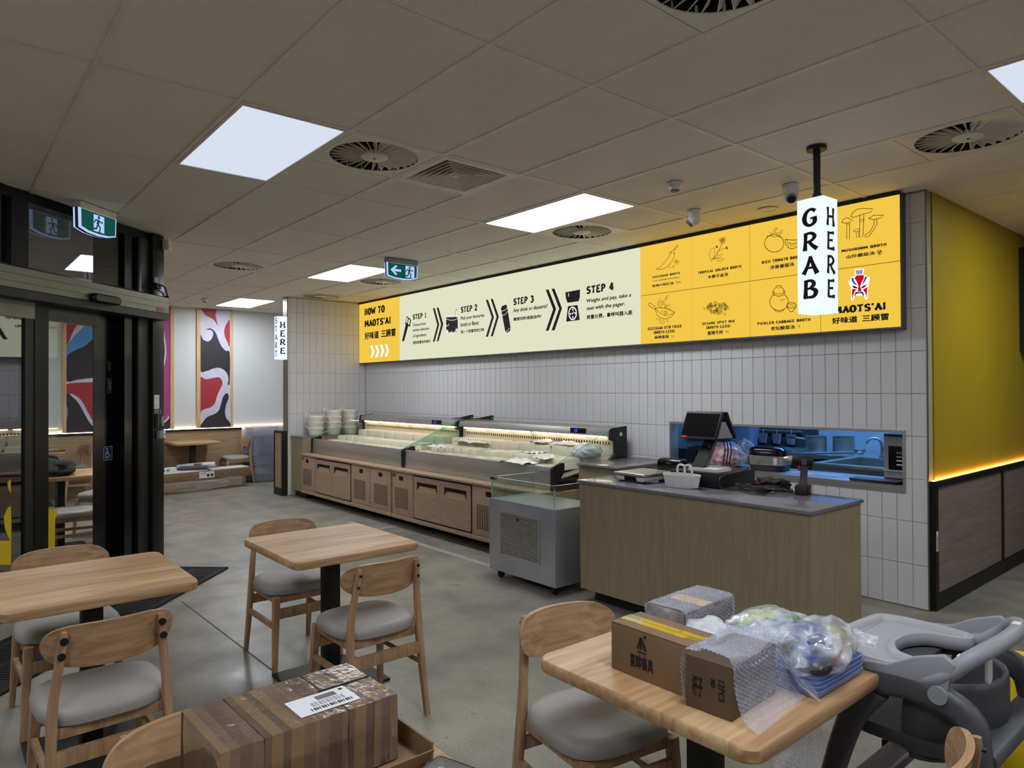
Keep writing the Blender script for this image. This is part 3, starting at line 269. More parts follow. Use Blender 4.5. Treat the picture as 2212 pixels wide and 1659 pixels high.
LINES=[[7,"w",[[-7329,2510],[-7335,2501],[-7354,2493],[-7383,2488],[-7420,2487],[-7462,2488],[-7503,2493],[-7541,2501],[-7571,2511],[-7590,2521],[-7597,2532],[-7590,2542],[-7571,2550],[-7540,2554],[-7503,2556],[-7461,2554],[-7420,2549],[-7383,2541],[-7354,2531],[-7335,2521],[-7329,2510]]],[9,"w",[[-7614,2452],[-7589,2421],[-7546,2423],[-7521,2445]]],[7,"n",[[-7398,2499],[-7386,2574],[-7378,2612],[-7356,2629],[-7332,2613],[-7337,2589]]],[6,"w",[[-6414,2463],[-6357,2467],[-6307,2503]]],[6,"w",[[-6435,2515],[-6371,2518],[-6314,2540]]],[6,"w",[[-6351,2264],[-6309,2270],[-6271,2303]]],[4,"w",[[-6370,2590],[-6359,2643],[-6344,2677]]],[16,"w",[[-5164,2378],[-5166,2358],[-5175,2340],[-5187,2327],[-5203,2319],[-5220,2317],[-5238,2321],[-5254,2332],[-5266,2348],[-5274,2367],[-5277,2388],[-5274,2408],[-5266,2426],[-5253,2439],[-5237,2447],[-5219,2449],[-5202,2444],[-5186,2433],[-5174,2418],[-5166,2399],[-5164,2378]]],[12,"w",[[-5229,2374],[-5204,2400]]],[5,"k",[[-3859,2891],[-3884,2878],[-3905,2857],[-3922,2855],[-3941,2831],[-3974,2787],[-4026,2742],[-4070,2713],[-4114,2708],[-4097,2699],[-4035,2694],[-3983,2708],[-3940,2740],[-3910,2778],[-3897,2811],[-3905,2854]]],[4,"k",[[-3859,2891],[-3856,2882],[-3888,2858],[-3904,2854]]],[4,"k",[[-3969,2844],[-3939,2842],[-3927,2822],[-3918,2838],[-3897,2811]]],[4,"k",[[-3877,2742],[-3839,2736]]],[4,"k",[[-3877,2742],[-3858,2712]]],[4,"k",[[-3877,2742],[-3896,2717]]],[4,"k",[[-3877,2742],[-3914,2747]]],[4,"k",[[-3877,2742],[-3895,2772]]],[4,"k",[[-3877,2742],[-3857,2766]]],[4,"k",[[-3942,2700],[-3944,2696],[-3949,2695],[-3954,2697],[-3956,2702],[-3954,2706],[-3949,2707],[-3944,2705]]],[4,"k",[[-3900,2701],[-3902,2697],[-3907,2694],[-3914,2695],[-3919,2699],[-3921,2704],[-3919,2709],[-3914,2711],[-3907,2710],[-3902,2706]]],[6,"k",[[-3886,2560],[-3874,2552],[-3872,2539]]],[6,"k",[[-3868,2559],[-3855,2551],[-3854,2538]]],[6,"k",[[-3849,2558],[-3837,2550],[-3835,2537]]],[5,"k",[[-3372,2856],[-3377,2848],[-3388,2848],[-3397,2855],[-3397,2865],[-3388,2869],[-3377,2865]]],[5,"k",[[-3386,2851],[-3391,2843],[-3403,2843],[-3412,2851],[-3412,2860],[-3403,2865],[-3391,2860]]],[5,"k",[[-3376,2870],[-3381,2863],[-3392,2862],[-3401,2870],[-3401,2879],[-3392,2884],[-3381,2880]]],[5,"k",[[-3366,2842],[-3371,2834],[-3382,2834],[-3392,2841],[-3391,2851],[-3382,2855],[-3371,2851]]],[5,"k",[[-3399,2864],[-3404,2856],[-3415,2856],[-3424,2863],[-3424,2873],[-3415,2877],[-3404,2873]]],[5,"k",[[-3357,2865],[-3362,2857],[-3374,2857],[-3383,2864],[-3383,2874],[-3373,2878],[-3362,2874]]],[5,"k",[[-3384,2836],[-3390,2828],[-3401,2828],[-3410,2835],[-3410,2845],[-3401,2849],[-3389,2845]]],[5,"k",[[-3441,2810],[-3444,2807],[-3449,2807],[-3453,2810],[-3453,2814],[-3448,2816],[-3444,2814]]],[5,"k",[[-3448,2808],[-3450,2805],[-3455,2805],[-3459,2808],[-3459,2812],[-3455,2814],[-3450,2812]]],[5,"k",[[-3443,2817],[-3445,2813],[-3450,2813],[-3454,2816],[-3454,2820],[-3450,2822],[-3445,2821]]],[5,"k",[[-3439,2804],[-3441,2801],[-3446,2800],[-3450,2804],[-3450,2808],[-3446,2810],[-3441,2808]]],[5,"k",[[-3342,2784],[-3344,2780],[-3350,2780],[-3355,2784],[-3355,2789],[-3350,2791],[-3344,2789]]],[5,"k",[[-3349,2782],[-3352,2778],[-3357,2778],[-3362,2782],[-3362,2786],[-3357,2789],[-3352,2787]]],[5,"k",[[-3344,2792],[-3347,2788],[-3352,2788],[-3357,2791],[-3357,2796],[-3352,2798],[-3347,2796]]],[5,"k",[[-3339,2777],[-3342,2773],[-3347,2773],[-3352,2777],[-3352,2782],[-3347,2784],[-3342,2782]]],[5,"k",[[-3512,2692],[-3481,2714],[-3443,2754],[-3397,2829]]],[4,"k",[[-3450,2749],[-3435,2773],[-3368,2788]]],[4,"k",[[-3472,2812],[-3511,2792],[-3528,2754],[-3515,2712],[-3488,2712],[-3473,2752],[-3471,2805]]],[4,"k",[[-3488,2712],[-3443,2735],[-3390,2740],[-3413,2714],[-3488,2712]]],[4,"k",[[-3481,2707],[-3428,2706],[-3372,2688],[-3413,2678],[-3451,2693]]],[6,"k",[[-2830,2739],[-2833,2722],[-2840,2707],[-2851,2695],[-2866,2686],[-2884,2681],[-2904,2680],[-2924,2683],[-2944,2690],[-2962,2701],[-2977,2715],[-2989,2731],[-2996,2749],[-2998,2766],[-2995,2783],[-2988,2798],[-2976,2810],[-2961,2819],[-2943,2824],[-2923,2825],[-2903,2821],[-2883,2814],[-2865,2803],[-2851,2789],[-2839,2773],[-2833,2756],[-2830,2739]]],[5,"k",[[-2981,2819],[-2945,2823],[-2957,2855],[-2934,2832],[-2914,2832],[-2916,2862],[-2898,2875],[-2875,2865],[-2898,2859],[-2903,2830],[-2864,2831],[-2839,2852],[-2849,2821],[-2879,2812],[-2857,2793],[-2895,2807],[-2914,2803],[-2934,2818],[-2981,2819]]],[6,"k",[[-2819,2769],[-2815,2732],[-2793,2697],[-2759,2683],[-2722,2692],[-2700,2724],[-2698,2745],[-2759,2752],[-2819,2769]]],[4,"k",[[-2804,2763],[-2793,2722],[-2759,2702],[-2729,2711],[-2711,2744]]],[6,"k",[[-2789,2739],[-2759,2720],[-2725,2728]]],[5,"k",[[-2301,2854],[-2284,2881],[-2252,2898],[-2201,2892],[-2143,2878],[-2157,2856],[-2214,2851],[-2285,2840],[-2301,2854]]],[5,"k",[[-2234,2851],[-2237,2766],[-2239,2687],[-2214,2686],[-2209,2800],[-2207,2846]]],[4,"k",[[-2236,2815],[-2203,2813],[-2205,2799],[-2238,2803]]],[5,"k",[[-2370,2821],[-2350,2844],[-2324,2846],[-2285,2818],[-2311,2810],[-2341,2809],[-2370,2821]]],[5,"k",[[-2331,2807],[-2332,2690],[-2312,2683],[-2311,2806]]],[4,"k",[[-2332,2800],[-2310,2798]]],[5,"k",[[-2173,2813],[-2138,2829],[-2066,2815],[-2089,2800],[-2139,2797],[-2173,2813]]],[5,"k",[[-2132,2795],[-2139,2754],[-2164,2713],[-2202,2694],[-2199,2679],[-2171,2682],[-2130,2733],[-2115,2763],[-2117,2796]]],[4,"k",[[-2282,2738],[-2266,2751],[-2241,2747],[-2239,2733],[-2260,2730],[-2282,2738]]],[4,"k",[[-2261,2731],[-2260,2687],[-2244,2686],[-2245,2731]]],[4,"k",[[-2082,2549],[-2083,2543],[-2087,2537],[-2093,2535],[-2099,2534],[-2106,2537],[-2111,2541],[-2115,2547],[-2116,2554],[-2115,2561],[-2111,2566],[-2106,2569],[-2099,2569],[-2092,2567],[-2087,2562],[-2083,2556],[-2082,2549]]],[6,"k",[[-4126,2331],[-4073,2337],[-3994,2322],[-3926,2291],[-3901,2279],[-3905,2269],[-3944,2237],[-4004,2224],[-4056,2236],[-4100,2271],[-4126,2331]]],[5,"k",[[-4126,2331],[-4073,2290],[-4012,2257],[-3943,2261],[-3903,2277]]],[6,"k",[[-4206,2374],[-4197,2391],[-4175,2389],[-4117,2344],[-4126,2327],[-4153,2340],[-4206,2374]]],[5,"k",[[-4017,2377],[-4027,2362],[-4048,2364],[-4058,2381],[-4048,2396],[-4027,2394],[-4017,2377]]],[4,"k",[[-4055,2387],[-4037,2378],[-4038,2362]]],[4,"k",[[-4037,2378],[-4020,2385]]],[5,"k",[[-3978,2342],[-3988,2327],[-4009,2329],[-4019,2346],[-4009,2361],[-3988,2359],[-3978,2342]]],[4,"k",[[-4016,2351],[-3999,2342],[-3999,2327]]],[4,"k",[[-3999,2342],[-3981,2349]]],[5,"k",[[-3983,2282],[-3993,2268],[-4014,2269],[-4024,2286],[-4014,2301],[-3993,2299],[-3983,2282]]],[4,"k",[[-4021,2291],[-4003,2283],[-4003,2267]]],[4,"k",[[-4003,2283],[-3986,2290]]],[5,"k",[[-4090,2399],[-4077,2401],[-4073,2344],[-4089,2349],[-4090,2399]]],[5,"k",[[-4009,2405],[-3998,2432],[-3969,2446],[-3975,2426],[-4009,2401]]],[4,"k",[[-4057,2410],[-4060,2403],[-4065,2402],[-4069,2407],[-4069,2414],[-4065,2419],[-4060,2416]]],[4,"k",[[-4049,2345],[-4051,2339],[-4057,2337],[-4061,2342],[-4061,2350],[-4056,2354],[-4051,2352]]],[4,"k",[[-3950,2350],[-3952,2343],[-3957,2342],[-3961,2347],[-3961,2354],[-3957,2358],[-3952,2356]]],[4,"k",[[-3950,2315],[-3952,2308],[-3957,2307],[-3961,2312],[-3961,2319],[-3957,2323],[-3952,2321]]],[4,"k",[[-4036,2301],[-4039,2295],[-4044,2294],[-4048,2299],[-4048,2306],[-4044,2310],[-4038,2308]]],[4,"k",[[-4109,2233],[-4104,2221],[-4084,2227],[-4095,2246],[-4109,2233]]],[4,"k",[[-4074,2230],[-4069,2201],[-4039,2181],[-4013,2197],[-4017,2211],[-4047,2207],[-4074,2230]]],[4,"k",[[-3995,2203],[-3982,2193],[-3965,2204],[-3982,2219],[-3995,2203]]],[6,"k",[[-3945,2068],[-3935,2060],[-3932,2048]]],[6,"k",[[-3367,2070],[-3358,2063],[-3356,2050]]],[6,"k",[[-3926,2067],[-3916,2059],[-3914,2046]]],[6,"k",[[-3351,2069],[-3342,2062],[-3340,2049]]],[6,"k",[[-2714,2070],[-2706,2064],[-2703,2051]]],[4,"k",[[-3443,2227],[-3450,2228],[-3455,2235],[-3457,2243],[-3453,2247],[-3446,2246],[-3440,2239],[-3439,2231]]],[4,"k",[[-3511,2303],[-3516,2299],[-3525,2300],[-3533,2304],[-3535,2310],[-3530,2314],[-3521,2314],[-3513,2309]]],[4,"k",[[-3347,2254],[-3354,2253],[-3361,2258],[-3365,2265],[-3363,2271],[-3357,2271],[-3349,2267],[-3345,2259]]],[4,"k",[[-3442,2213],[-3448,2216],[-3452,2223],[-3450,2231],[-3444,2234],[-3438,2231],[-3435,2223],[-3437,2216]]],[4,"k",[[-3420,2293],[-3424,2298],[-3422,2306],[-3416,2311],[-3410,2311],[-3406,2306],[-3407,2298],[-3413,2293]]],[4,"k",[[-3414,2234],[-3413,2240],[-3407,2244],[-3398,2245],[-3392,2241],[-3393,2235],[-3400,2231],[-3409,2230]]],[4,"k",[[-3554,2282],[-3558,2288],[-3555,2295],[-3549,2300],[-3542,2299],[-3538,2293],[-3541,2286],[-3547,2281]]],[4,"k",[[-3370,2240],[-3375,2245],[-3375,2253],[-3370,2259],[-3364,2260],[-3359,2255],[-3359,2247],[-3364,2241]]],[4,"k",[[-3471,2264],[-3470,2270],[-3463,2274],[-3454,2274],[-3449,2271],[-3450,2265],[-3457,2260],[-3465,2260]]],[4,"k",[[-3558,2273],[-3557,2279],[-3549,2283],[-3540,2283],[-3535,2279],[-3536,2273],[-3543,2269],[-3552,2269]]],[4,"k",[[-3473,2315],[-3480,2317],[-3485,2324],[-3485,2332],[-3481,2336],[-3474,2334],[-3469,2327],[-3469,2319]]],[4,"k",[[-3443,2305],[-3440,2310],[-3432,2313],[-3424,2311],[-3419,2306],[-3421,2301],[-3429,2298],[-3438,2300]]],[4,"k",[[-3418,2279],[-3424,2276],[-3432,2278],[-3439,2283],[-3440,2289],[-3434,2292],[-3426,2290],[-3419,2285]]],[4,"k",[[-3430,2213],[-3436,2216],[-3440,2223],[-3439,2231],[-3434,2234],[-3428,2232],[-3424,2225],[-3425,2217]]],[4,"k",[[-3496,2289],[-3502,2293],[-3504,2300],[-3502,2308],[-3496,2310],[-3490,2306],[-3488,2298],[-3490,2291]]],[4,"k",[[-3506,2250],[-3511,2255],[-3511,2262],[-3506,2269],[-3500,2270],[-3495,2265],[-3495,2257],[-3500,2251]]],[4,"k",[[-3551,2300],[-3554,2306],[-3552,2313],[-3545,2318],[-3538,2317],[-3535,2311],[-3537,2304],[-3544,2299]]],[4,"k",[[-3375,2288],[-3372,2293],[-3364,2294],[-3355,2292],[-3352,2286],[-3355,2282],[-3363,2280],[-3372,2283]]],[4,"k",[[-3486,2292],[-3485,2298],[-3478,2302],[-3469,2303],[-3464,2299],[-3464,2293],[-3471,2289],[-3480,2288]]],[4,"k",[[-3356,2267],[-3361,2271],[-3361,2279],[-3357,2285],[-3351,2287],[-3346,2282],[-3346,2274],[-3350,2268]]],[4,"k",[[-3476,2295],[-3475,2301],[-3469,2306],[-3461,2307],[-3455,2304],[-3455,2298],[-3461,2293],[-3469,2292]]],[4,"k",[[-3494,2289],[-3499,2285],[-3508,2285],[-3516,2290],[-3518,2296],[-3514,2300],[-3505,2299],[-3497,2295]]],[4,"k",[[-3377,2305],[-3382,2302],[-3390,2303],[-3398,2308],[-3399,2313],[-3394,2317],[-3386,2316],[-3378,2311]]],[4,"k",[[-3421,2299],[-3427,2296],[-3436,2298],[-3442,2304],[-3442,2310],[-3437,2313],[-3428,2310],[-3422,2305]]],[4,"k",[[-3491,2231],[-3490,2237],[-3483,2241],[-3475,2241],[-3469,2237],[-3470,2231],[-3477,2227],[-3486,2227]]],[4,"k",[[-3360,2254],[-3365,2250],[-3373,2250],[-3381,2254],[-3384,2259],[-3380,2263],[-3371,2264],[-3363,2260]]],[4,"k",[[-3477,2303],[-3476,2308],[-3469,2312],[-3460,2312],[-3455,2308],[-3456,2302],[-3463,2298],[-3472,2298]]],[4,"k",[[-3389,2274],[-3386,2278],[-3377,2280],[-3369,2277],[-3365,2272],[-3369,2267],[-3377,2265],[-3386,2268]]],[4,"k",[[-3469,2253],[-3473,2258],[-3473,2266],[-3468,2272],[-3461,2273],[-3457,2268],[-3457,2260],[-3462,2254]]],[4,"k",[[-3403,2256],[-3410,2258],[-3414,2265],[-3414,2273],[-3410,2277],[-3403,2275],[-3398,2268],[-3398,2260]]],[4,"k",[[-3475,2289],[-3479,2285],[-3488,2284],[-3496,2288],[-3499,2294],[-3495,2298],[-3486,2298],[-3478,2295]]],[4,"k",[[-3424,2292],[-3422,2298],[-3414,2300],[-3405,2298],[-3401,2293],[-3403,2288],[-3412,2285],[-3420,2287]]],[4,"k",[[-3399,2279],[-3405,2282],[-3409,2289],[-3407,2297],[-3402,2300],[-3396,2297],[-3392,2289],[-3394,2282]]],[4,"k",[[-3546,2279],[-3550,2284],[-3550,2292],[-3545,2298],[-3538,2298],[-3533,2293],[-3534,2286],[-3539,2280]]],[4,"k",[[-3547,2297],[-3544,2302],[-3536,2305],[-3527,2303],[-3523,2298],[-3525,2293],[-3533,2290],[-3542,2292]]],[4,"k",[[-3534,2276],[-3536,2282],[-3533,2289],[-3525,2292],[-3518,2291],[-3516,2285],[-3520,2278],[-3527,2274]]],[4,"k",[[-3461,2247],[-3458,2252],[-3450,2254],[-3441,2252],[-3437,2246],[-3440,2241],[-3449,2239],[-3457,2242]]],[4,"k",[[-3523,2286],[-3526,2282],[-3535,2281],[-3544,2284],[-3547,2289],[-3543,2294],[-3535,2295],[-3526,2292]]],[4,"k",[[-3514,2260],[-3518,2256],[-3527,2255],[-3535,2258],[-3539,2264],[-3535,2268],[-3526,2269],[-3517,2266]]],[4,"k",[[-3507,2305],[-3512,2301],[-3521,2302],[-3529,2306],[-3531,2312],[-3527,2316],[-3518,2316],[-3510,2311]]],[4,"k",[[-3513,2297],[-3516,2303],[-3513,2310],[-3506,2315],[-3499,2314],[-3496,2308],[-3499,2301],[-3506,2296]]],[4,"k",[[-3518,2239],[-3520,2245],[-3516,2251],[-3508,2255],[-3501,2253],[-3499,2247],[-3503,2240],[-3511,2237]]],[4,"k",[[-3434,2263],[-3437,2268],[-3434,2275],[-3428,2280],[-3421,2279],[-3418,2274],[-3420,2267],[-3427,2262]]],[4,"k",[[-3399,2266],[-3405,2269],[-3409,2276],[-3408,2283],[-3402,2287],[-3396,2284],[-3393,2276],[-3394,2269]]],[4,"k",[[-3501,2286],[-3508,2287],[-3513,2294],[-3515,2302],[-3511,2306],[-3504,2305],[-3498,2298],[-3497,2291]]],[4,"k",[[-3483,2239],[-3488,2244],[-3487,2252],[-3483,2258],[-3476,2258],[-3471,2254],[-3472,2246],[-3476,2240]]],[4,"k",[[-3484,2241],[-3485,2247],[-3480,2253],[-3472,2256],[-3466,2253],[-3465,2247],[-3469,2241],[-3478,2239]]],[4,"k",[[-3381,2254],[-3383,2260],[-3379,2267],[-3372,2270],[-3365,2268],[-3363,2262],[-3367,2256],[-3375,2253]]],[4,"k",[[-3483,2249],[-3483,2255],[-3478,2261],[-3469,2263],[-3463,2260],[-3462,2254],[-3468,2248],[-3477,2246]]],[4,"k",[[-3448,2242],[-3455,2245],[-3459,2252],[-3458,2260],[-3453,2263],[-3446,2261],[-3442,2253],[-3443,2246]]],[4,"k",[[-3459,2282],[-3465,2283],[-3472,2289],[-3474,2296],[-3471,2301],[-3464,2301],[-3458,2295],[-3455,2287]]],[4,"k",[[-3502,2229],[-3509,2231],[-3513,2238],[-3512,2246],[-3507,2250],[-3500,2247],[-3496,2240],[-3497,2232]]],[4,"k",[[-3420,2280],[-3427,2280],[-3433,2286],[-3435,2294],[-3432,2299],[-3425,2298],[-3419,2292],[-3417,2284]]],[4,"k",[[-3513,2310],[-3519,2313],[-3523,2320],[-3522,2328],[-3516,2331],[-3510,2328],[-3506,2321],[-3507,2313]]],[4,"k",[[-3449,2247],[-3455,2251],[-3456,2258],[-3453,2265],[-3447,2267],[-3441,2263],[-3440,2256],[-3443,2249]]],[4,"k",[[-3429,2225],[-3429,2231],[-3422,2236],[-3414,2237],[-3408,2233],[-3408,2227],[-3414,2223],[-3423,2222]]],[4,"k",[[-3440,2243],[-3441,2249],[-3435,2255],[-3427,2256],[-3421,2253],[-3420,2247],[-3426,2242],[-3434,2240]]],[4,"k",[[-3510,2307],[-3517,2308],[-3523,2314],[-3525,2322],[-3522,2327],[-3515,2326],[-3508,2320],[-3507,2312]]],[4,"k",[[-3423,2246],[-3424,2252],[-3418,2258],[-3410,2260],[-3404,2257],[-3403,2251],[-3409,2245],[-3417,2243]]],[4,"k",[[-3459,2236],[-3466,2238],[-3471,2245],[-3470,2253],[-3465,2257],[-3459,2254],[-3454,2247],[-3455,2239]]],[4,"k",[[-3528,2263],[-3525,2269],[-3518,2272],[-3509,2271],[-3504,2266],[-3506,2261],[-3514,2258],[-3523,2259]]],[4,"k",[[-3461,2271],[-3459,2277],[-3451,2279],[-3442,2278],[-3438,2273],[-3440,2267],[-3448,2265],[-3457,2266]]],[4,"k",[[-3373,2292],[-3379,2295],[-3383,2302],[-3382,2309],[-3378,2313],[-3371,2310],[-3367,2303],[-3368,2296]]],[4,"k",[[-3346,2274],[-3352,2272],[-3360,2276],[-3365,2283],[-3364,2289],[-3357,2290],[-3349,2286],[-3345,2279]]],[4,"k",[[-3462,2314],[-3466,2319],[-3464,2327],[-3457,2332],[-3450,2331],[-3447,2325],[-3449,2318],[-3456,2313]]],[4,"k",[[-3507,2274],[-3514,2275],[-3520,2281],[-3522,2289],[-3518,2294],[-3511,2293],[-3505,2287],[-3503,2279]]],[4,"k",[[-3453,2252],[-3458,2257],[-3458,2264],[-3453,2270],[-3446,2271],[-3442,2267],[-3442,2259],[-3447,2253]]],[4,"k",[[-3465,2230],[-3469,2225],[-3478,2225],[-3486,2229],[-3489,2235],[-3484,2239],[-3476,2239],[-3467,2235]]],[4,"k",[[-3391,2291],[-3389,2297],[-3381,2300],[-3373,2299],[-3368,2294],[-3370,2288],[-3378,2285],[-3386,2286]]],[4,"k",[[-3375,2287],[-3379,2292],[-3380,2299],[-3375,2306],[-3369,2307],[-3364,2302],[-3364,2294],[-3368,2288]]],[4,"k",[[-3571,2273],[-3578,2272],[-3586,2277],[-3590,2285],[-3587,2290],[-3579,2291],[-3572,2286],[-3568,2278]]],[4,"k",[[-3332,2259],[-3339,2259],[-3347,2263],[-3350,2271],[-3347,2276],[-3340,2277],[-3333,2272],[-3330,2265]]],[4,"k",[[-3366,2206],[-3373,2205],[-3380,2210],[-3384,2217],[-3381,2223],[-3374,2224],[-3367,2219],[-3363,2211]]],[6,"k",[[-2834,2329],[-2822,2320],[-2812,2310],[-2804,2298],[-2799,2285],[-2796,2272],[-2796,2259],[-2798,2246],[-2803,2234],[-2811,2224],[-2821,2215],[-2833,2208],[-2846,2203],[-2860,2201],[-2875,2201],[-2890,2204],[-2904,2209],[-2918,2216],[-2930,2225],[-2940,2236],[-2947,2248],[-2953,2261],[-2955,2275],[-2955,2288],[-2951,2301],[-2945,2313],[-2937,2323],[-2926,2331],[-2914,2338]]],[6,"k",[[-2931,2361],[-2926,2335],[-2876,2316],[-2833,2325],[-2823,2349],[-2829,2364]]],[5,"k",[[-2931,2361],[-2914,2345],[-2875,2335],[-2837,2338],[-2823,2349]]],[6,"k",[[-2918,2349],[-2920,2375],[-2902,2391],[-2898,2403],[-2875,2403],[-2852,2396],[-2851,2385],[-2837,2369],[-2836,2344]]],[4,"k",[[-2898,2390],[-2875,2384],[-2852,2387]]],[5,"k",[[-2917,2214],[-2907,2198],[-2873,2190],[-2838,2196],[-2831,2210]]],[4,"k",[[-2868,2282],[-2845,2283],[-2822,2288]]],[6,"k",[[-2730,2229],[-2732,2223],[-2738,2217],[-2747,2214],[-2758,2212],[-2770,2212],[-2783,2214],[-2794,2218],[-2803,2224],[-2809,2230],[-2811,2237],[-2809,2243],[-2803,2249],[-2794,2253],[-2782,2255],[-2770,2254],[-2758,2252],[-2746,2248],[-2738,2242],[-2732,2236],[-2730,2229]]],[6,"k",[[-2810,2233],[-2800,2207],[-2785,2195],[-2785,2185],[-2754,2182],[-2754,2194],[-2737,2209],[-2731,2229]]],[5,"k",[[-2793,2232],[-2778,2241],[-2763,2229],[-2748,2236]]]]
MURAL_B=[["r",[[3510,2987],[3731,3003],[3735,2874],[3752,2788],[3773,2692],[3725,2765],[3663,2815],[3581,2853],[3540,2903]]],["r",[[3970,2780],[3924,2744],[3892,2677],[3877,2600],[3892,2502],[3934,2417],[3970,2353]]],["k",[[3478,2505],[3530,2443],[3612,2414],[3673,2471],[3694,2558],[3663,2610],[3581,2617],[3642,2641],[3704,2612],[3746,2550],[3777,2465],[3829,2347],[3902,2263],[3970,2221],[3970,1718],[3934,1685],[3949,1751],[3934,1849],[3881,1925],[3797,1967],[3694,1954],[3591,1910],[3477,1940]]],["r",[[3477,1770],[3571,1766],[3694,1793],[3787,1804],[3839,1750],[3843,1674],[3797,1577],[3755,1469],[3724,1361],[3652,1287],[3570,1267],[3510,1237],[3477,1195]]],["k",[[3503,939],[3530,1044],[3601,1128],[3704,1168],[3787,1231],[3828,1360],[3860,1468],[3913,1528],[3949,1500],[3949,1434],[3912,1337],[3891,1206],[3912,1097],[3970,1019],[3969,921]]]]
MURAL_A=[["p",[[2856,3021],[3012,3033],[3012,1289],[2989,1166],[2923,1085],[2773,1069],[2772,1836],[2819,1847],[2894,1910],[2942,2055],[2955,2263],[2932,2489],[2894,2694]]],["k",[[2772,2686],[2828,2669],[2875,2569],[2913,2426],[2932,2262],[2923,2096],[2885,1972],[2819,1888],[2772,1877]]],["k",[[2773,1642],[2900,1683],[2819,1570],[2773,1458]]],["k",[[3012,1248],[2999,1124],[2923,1044],[2866,1035],[2773,1039],[2773,967],[3012,958]]],["r",[[1556,2867],[1880,2891],[1752,2663],[1657,2504],[1557,2277]]],["b",[[1881,2671],[2189,2915],[2189,2557],[1920,2387],[1795,2262],[1668,2195],[1557,2069],[1557,2228],[1625,2354],[1731,2495]]],["k",[[1557,2069],[1668,2195],[1795,2262],[1920,2387],[2189,2557],[2189,1817],[1920,1782],[1710,1751],[1557,1737]]],["r",[[1557,1676],[1753,1706],[1920,1714],[2189,1741],[2190,773],[2057,931],[1921,1100],[1850,1240],[1753,1440],[1647,1528],[1558,1553]]],["k",[[1558,1512],[1647,1479],[1732,1366],[1839,1140],[1921,1007],[1969,897],[1558,916]]],["b",[[1558,1357],[1581,1295],[1581,1197],[1558,1136]]]]
DECALS=[[[34,724],[63,774],[89,786],[95,669],[92,536],[90,382],[-67,421],[-67,577],[83,549],[44,635]],[[195,763],[222,724],[201,711],[236,642],[268,555],[274,336],[195,355]],[[396,706],[458,704],[519,684],[522,647],[504,615],[501,278],[397,305]],[[63,951],[88,969],[89,869],[69,905]]]
# ================================================================ ROOM SHELL
def plane_box(name,x0,y0,z0,x1,y1,z1,m): return struct(build(name,B().box(x0,y0,z0,x1,y1,z1),m))
floor=plane_box('floor',-14,-4.2,-.1,4.2,10,0,'concrete')
def strip(a,b_,wd,m):
    a=Vector(a);b_=Vector(b_);t=(b_-a).normalized();n=Vector((-t.y,t.x))*wd/2
    p=[a+n,a-n,b_-n,b_+n]; return build('floor_joint',B().prism(p,lambda q,k:(q.x,q.y,.0005+.0012*k)),m,floor)
strip((-7.6,3.82),(-4.0,3.80),.07,'joint'); strip((-6.96,3.85),(-6.95,4.4),.06,'joint'); strip((-5.54,1.43),(-2.2,1.50),.008,'jointd')
ceiling=plane_box('ceiling',-14,-4.2,CEIL+.06,4.2,10,CEIL+.16,'void')
GX0,GY0=-3.398,1.136
LIGHTS={(-1,0),(-1,4),(-4,4),(-7,4),(2,4),(-5,0),(2,0),(-1,-4),(2,-4),(-4,-4),(2,8),(4,4)}
HALF={}                                   # half cells taken by air outlets: (i, j, 0 or 1)
for k in ((-1,1,1),(-1,2,1),(-1,5,0),(-4,2,0),(-6,5,1),(-4,5,0),(1,1,1),(1,5,1)): HALF[k]=1
HALF[(-1,5,0)]=1
def cellbox(i,j,h=None):
    x0=GX0+1.2*i; y0=GY0+.6*j
    if h is not None: x0+=.6*h
    return x0,y0,x0+(.6 if h is not None else 1.2),y0+.6
tileB=B().box(.012,.012,0,1.188,.588,.02); tile0=None; tileH=None
def ctile(x0,y0,half=False):
    global tile0,tileH
    if half:
        if tileH is None: tileH=build('ceiling_tile',B().box(.012,.012,0,.588,.588,.02),'ceil',ceiling,loc=(x0,y0,CEIL+.006)); return
        share(tileH,ceiling,(x0,y0,CEIL+.006))
    else:
        if tile0 is None: tile0=build('ceiling_tile',tileB,'ceil',ceiling,loc=(x0,y0,CEIL+.006)); return
        share(tile0,ceiling,(x0,y0,CEIL+.006))
Y_IN=WY-.05
def inroom(x,y): return not (RX-.1<x<CX and y>WY) and y<9.6 and x<3.8
for i in range(-8,7):
    for j in range(-8,14):
        x0,y0,x1,y1=cellbox(i,j)
        if x0<FX-.9 or not (inroom(x0+.3,y0+.02) or inroom(x1-.1,y0+.02)): continue
        if (i,j) in LIGHTS: continue
        h=[k for k in (0,1) if (i,j,k) in HALF]
        if h: ctile(x0+.6*(1-h[0]),y0,True)
        else: ctile(x0,y0)
bx=build('grid_bar',B().box(0,-.012,0,1.2,.012,.03),'tbar',ceiling,loc=(GX0-9.6,GY0,CEIL-.001)); by=build('grid_bar',B().box(-.012,0,0,.012,.6,.03),'tbar',ceiling,loc=(GX0,GY0,CEIL-.0005))
for j in range(-8,15):
    for i in range(-8,7):
        x0,y0,_,_=cellbox(i,j)
        if inroom(x0+.6,y0-.01) and not(i==-8 and j==0): share(bx,ceiling,(x0,y0,CEIL-.001))
        if inroom(x0,y0+.1) and not(i==0 and j==0): share(by,ceiling,(x0,y0,CEIL-.0005))
for (i,j,k) in HALF:
    x0,y0,_,_=cellbox(i,j); share(by,ceiling,(x0+.6,y0,CEIL-.0005))
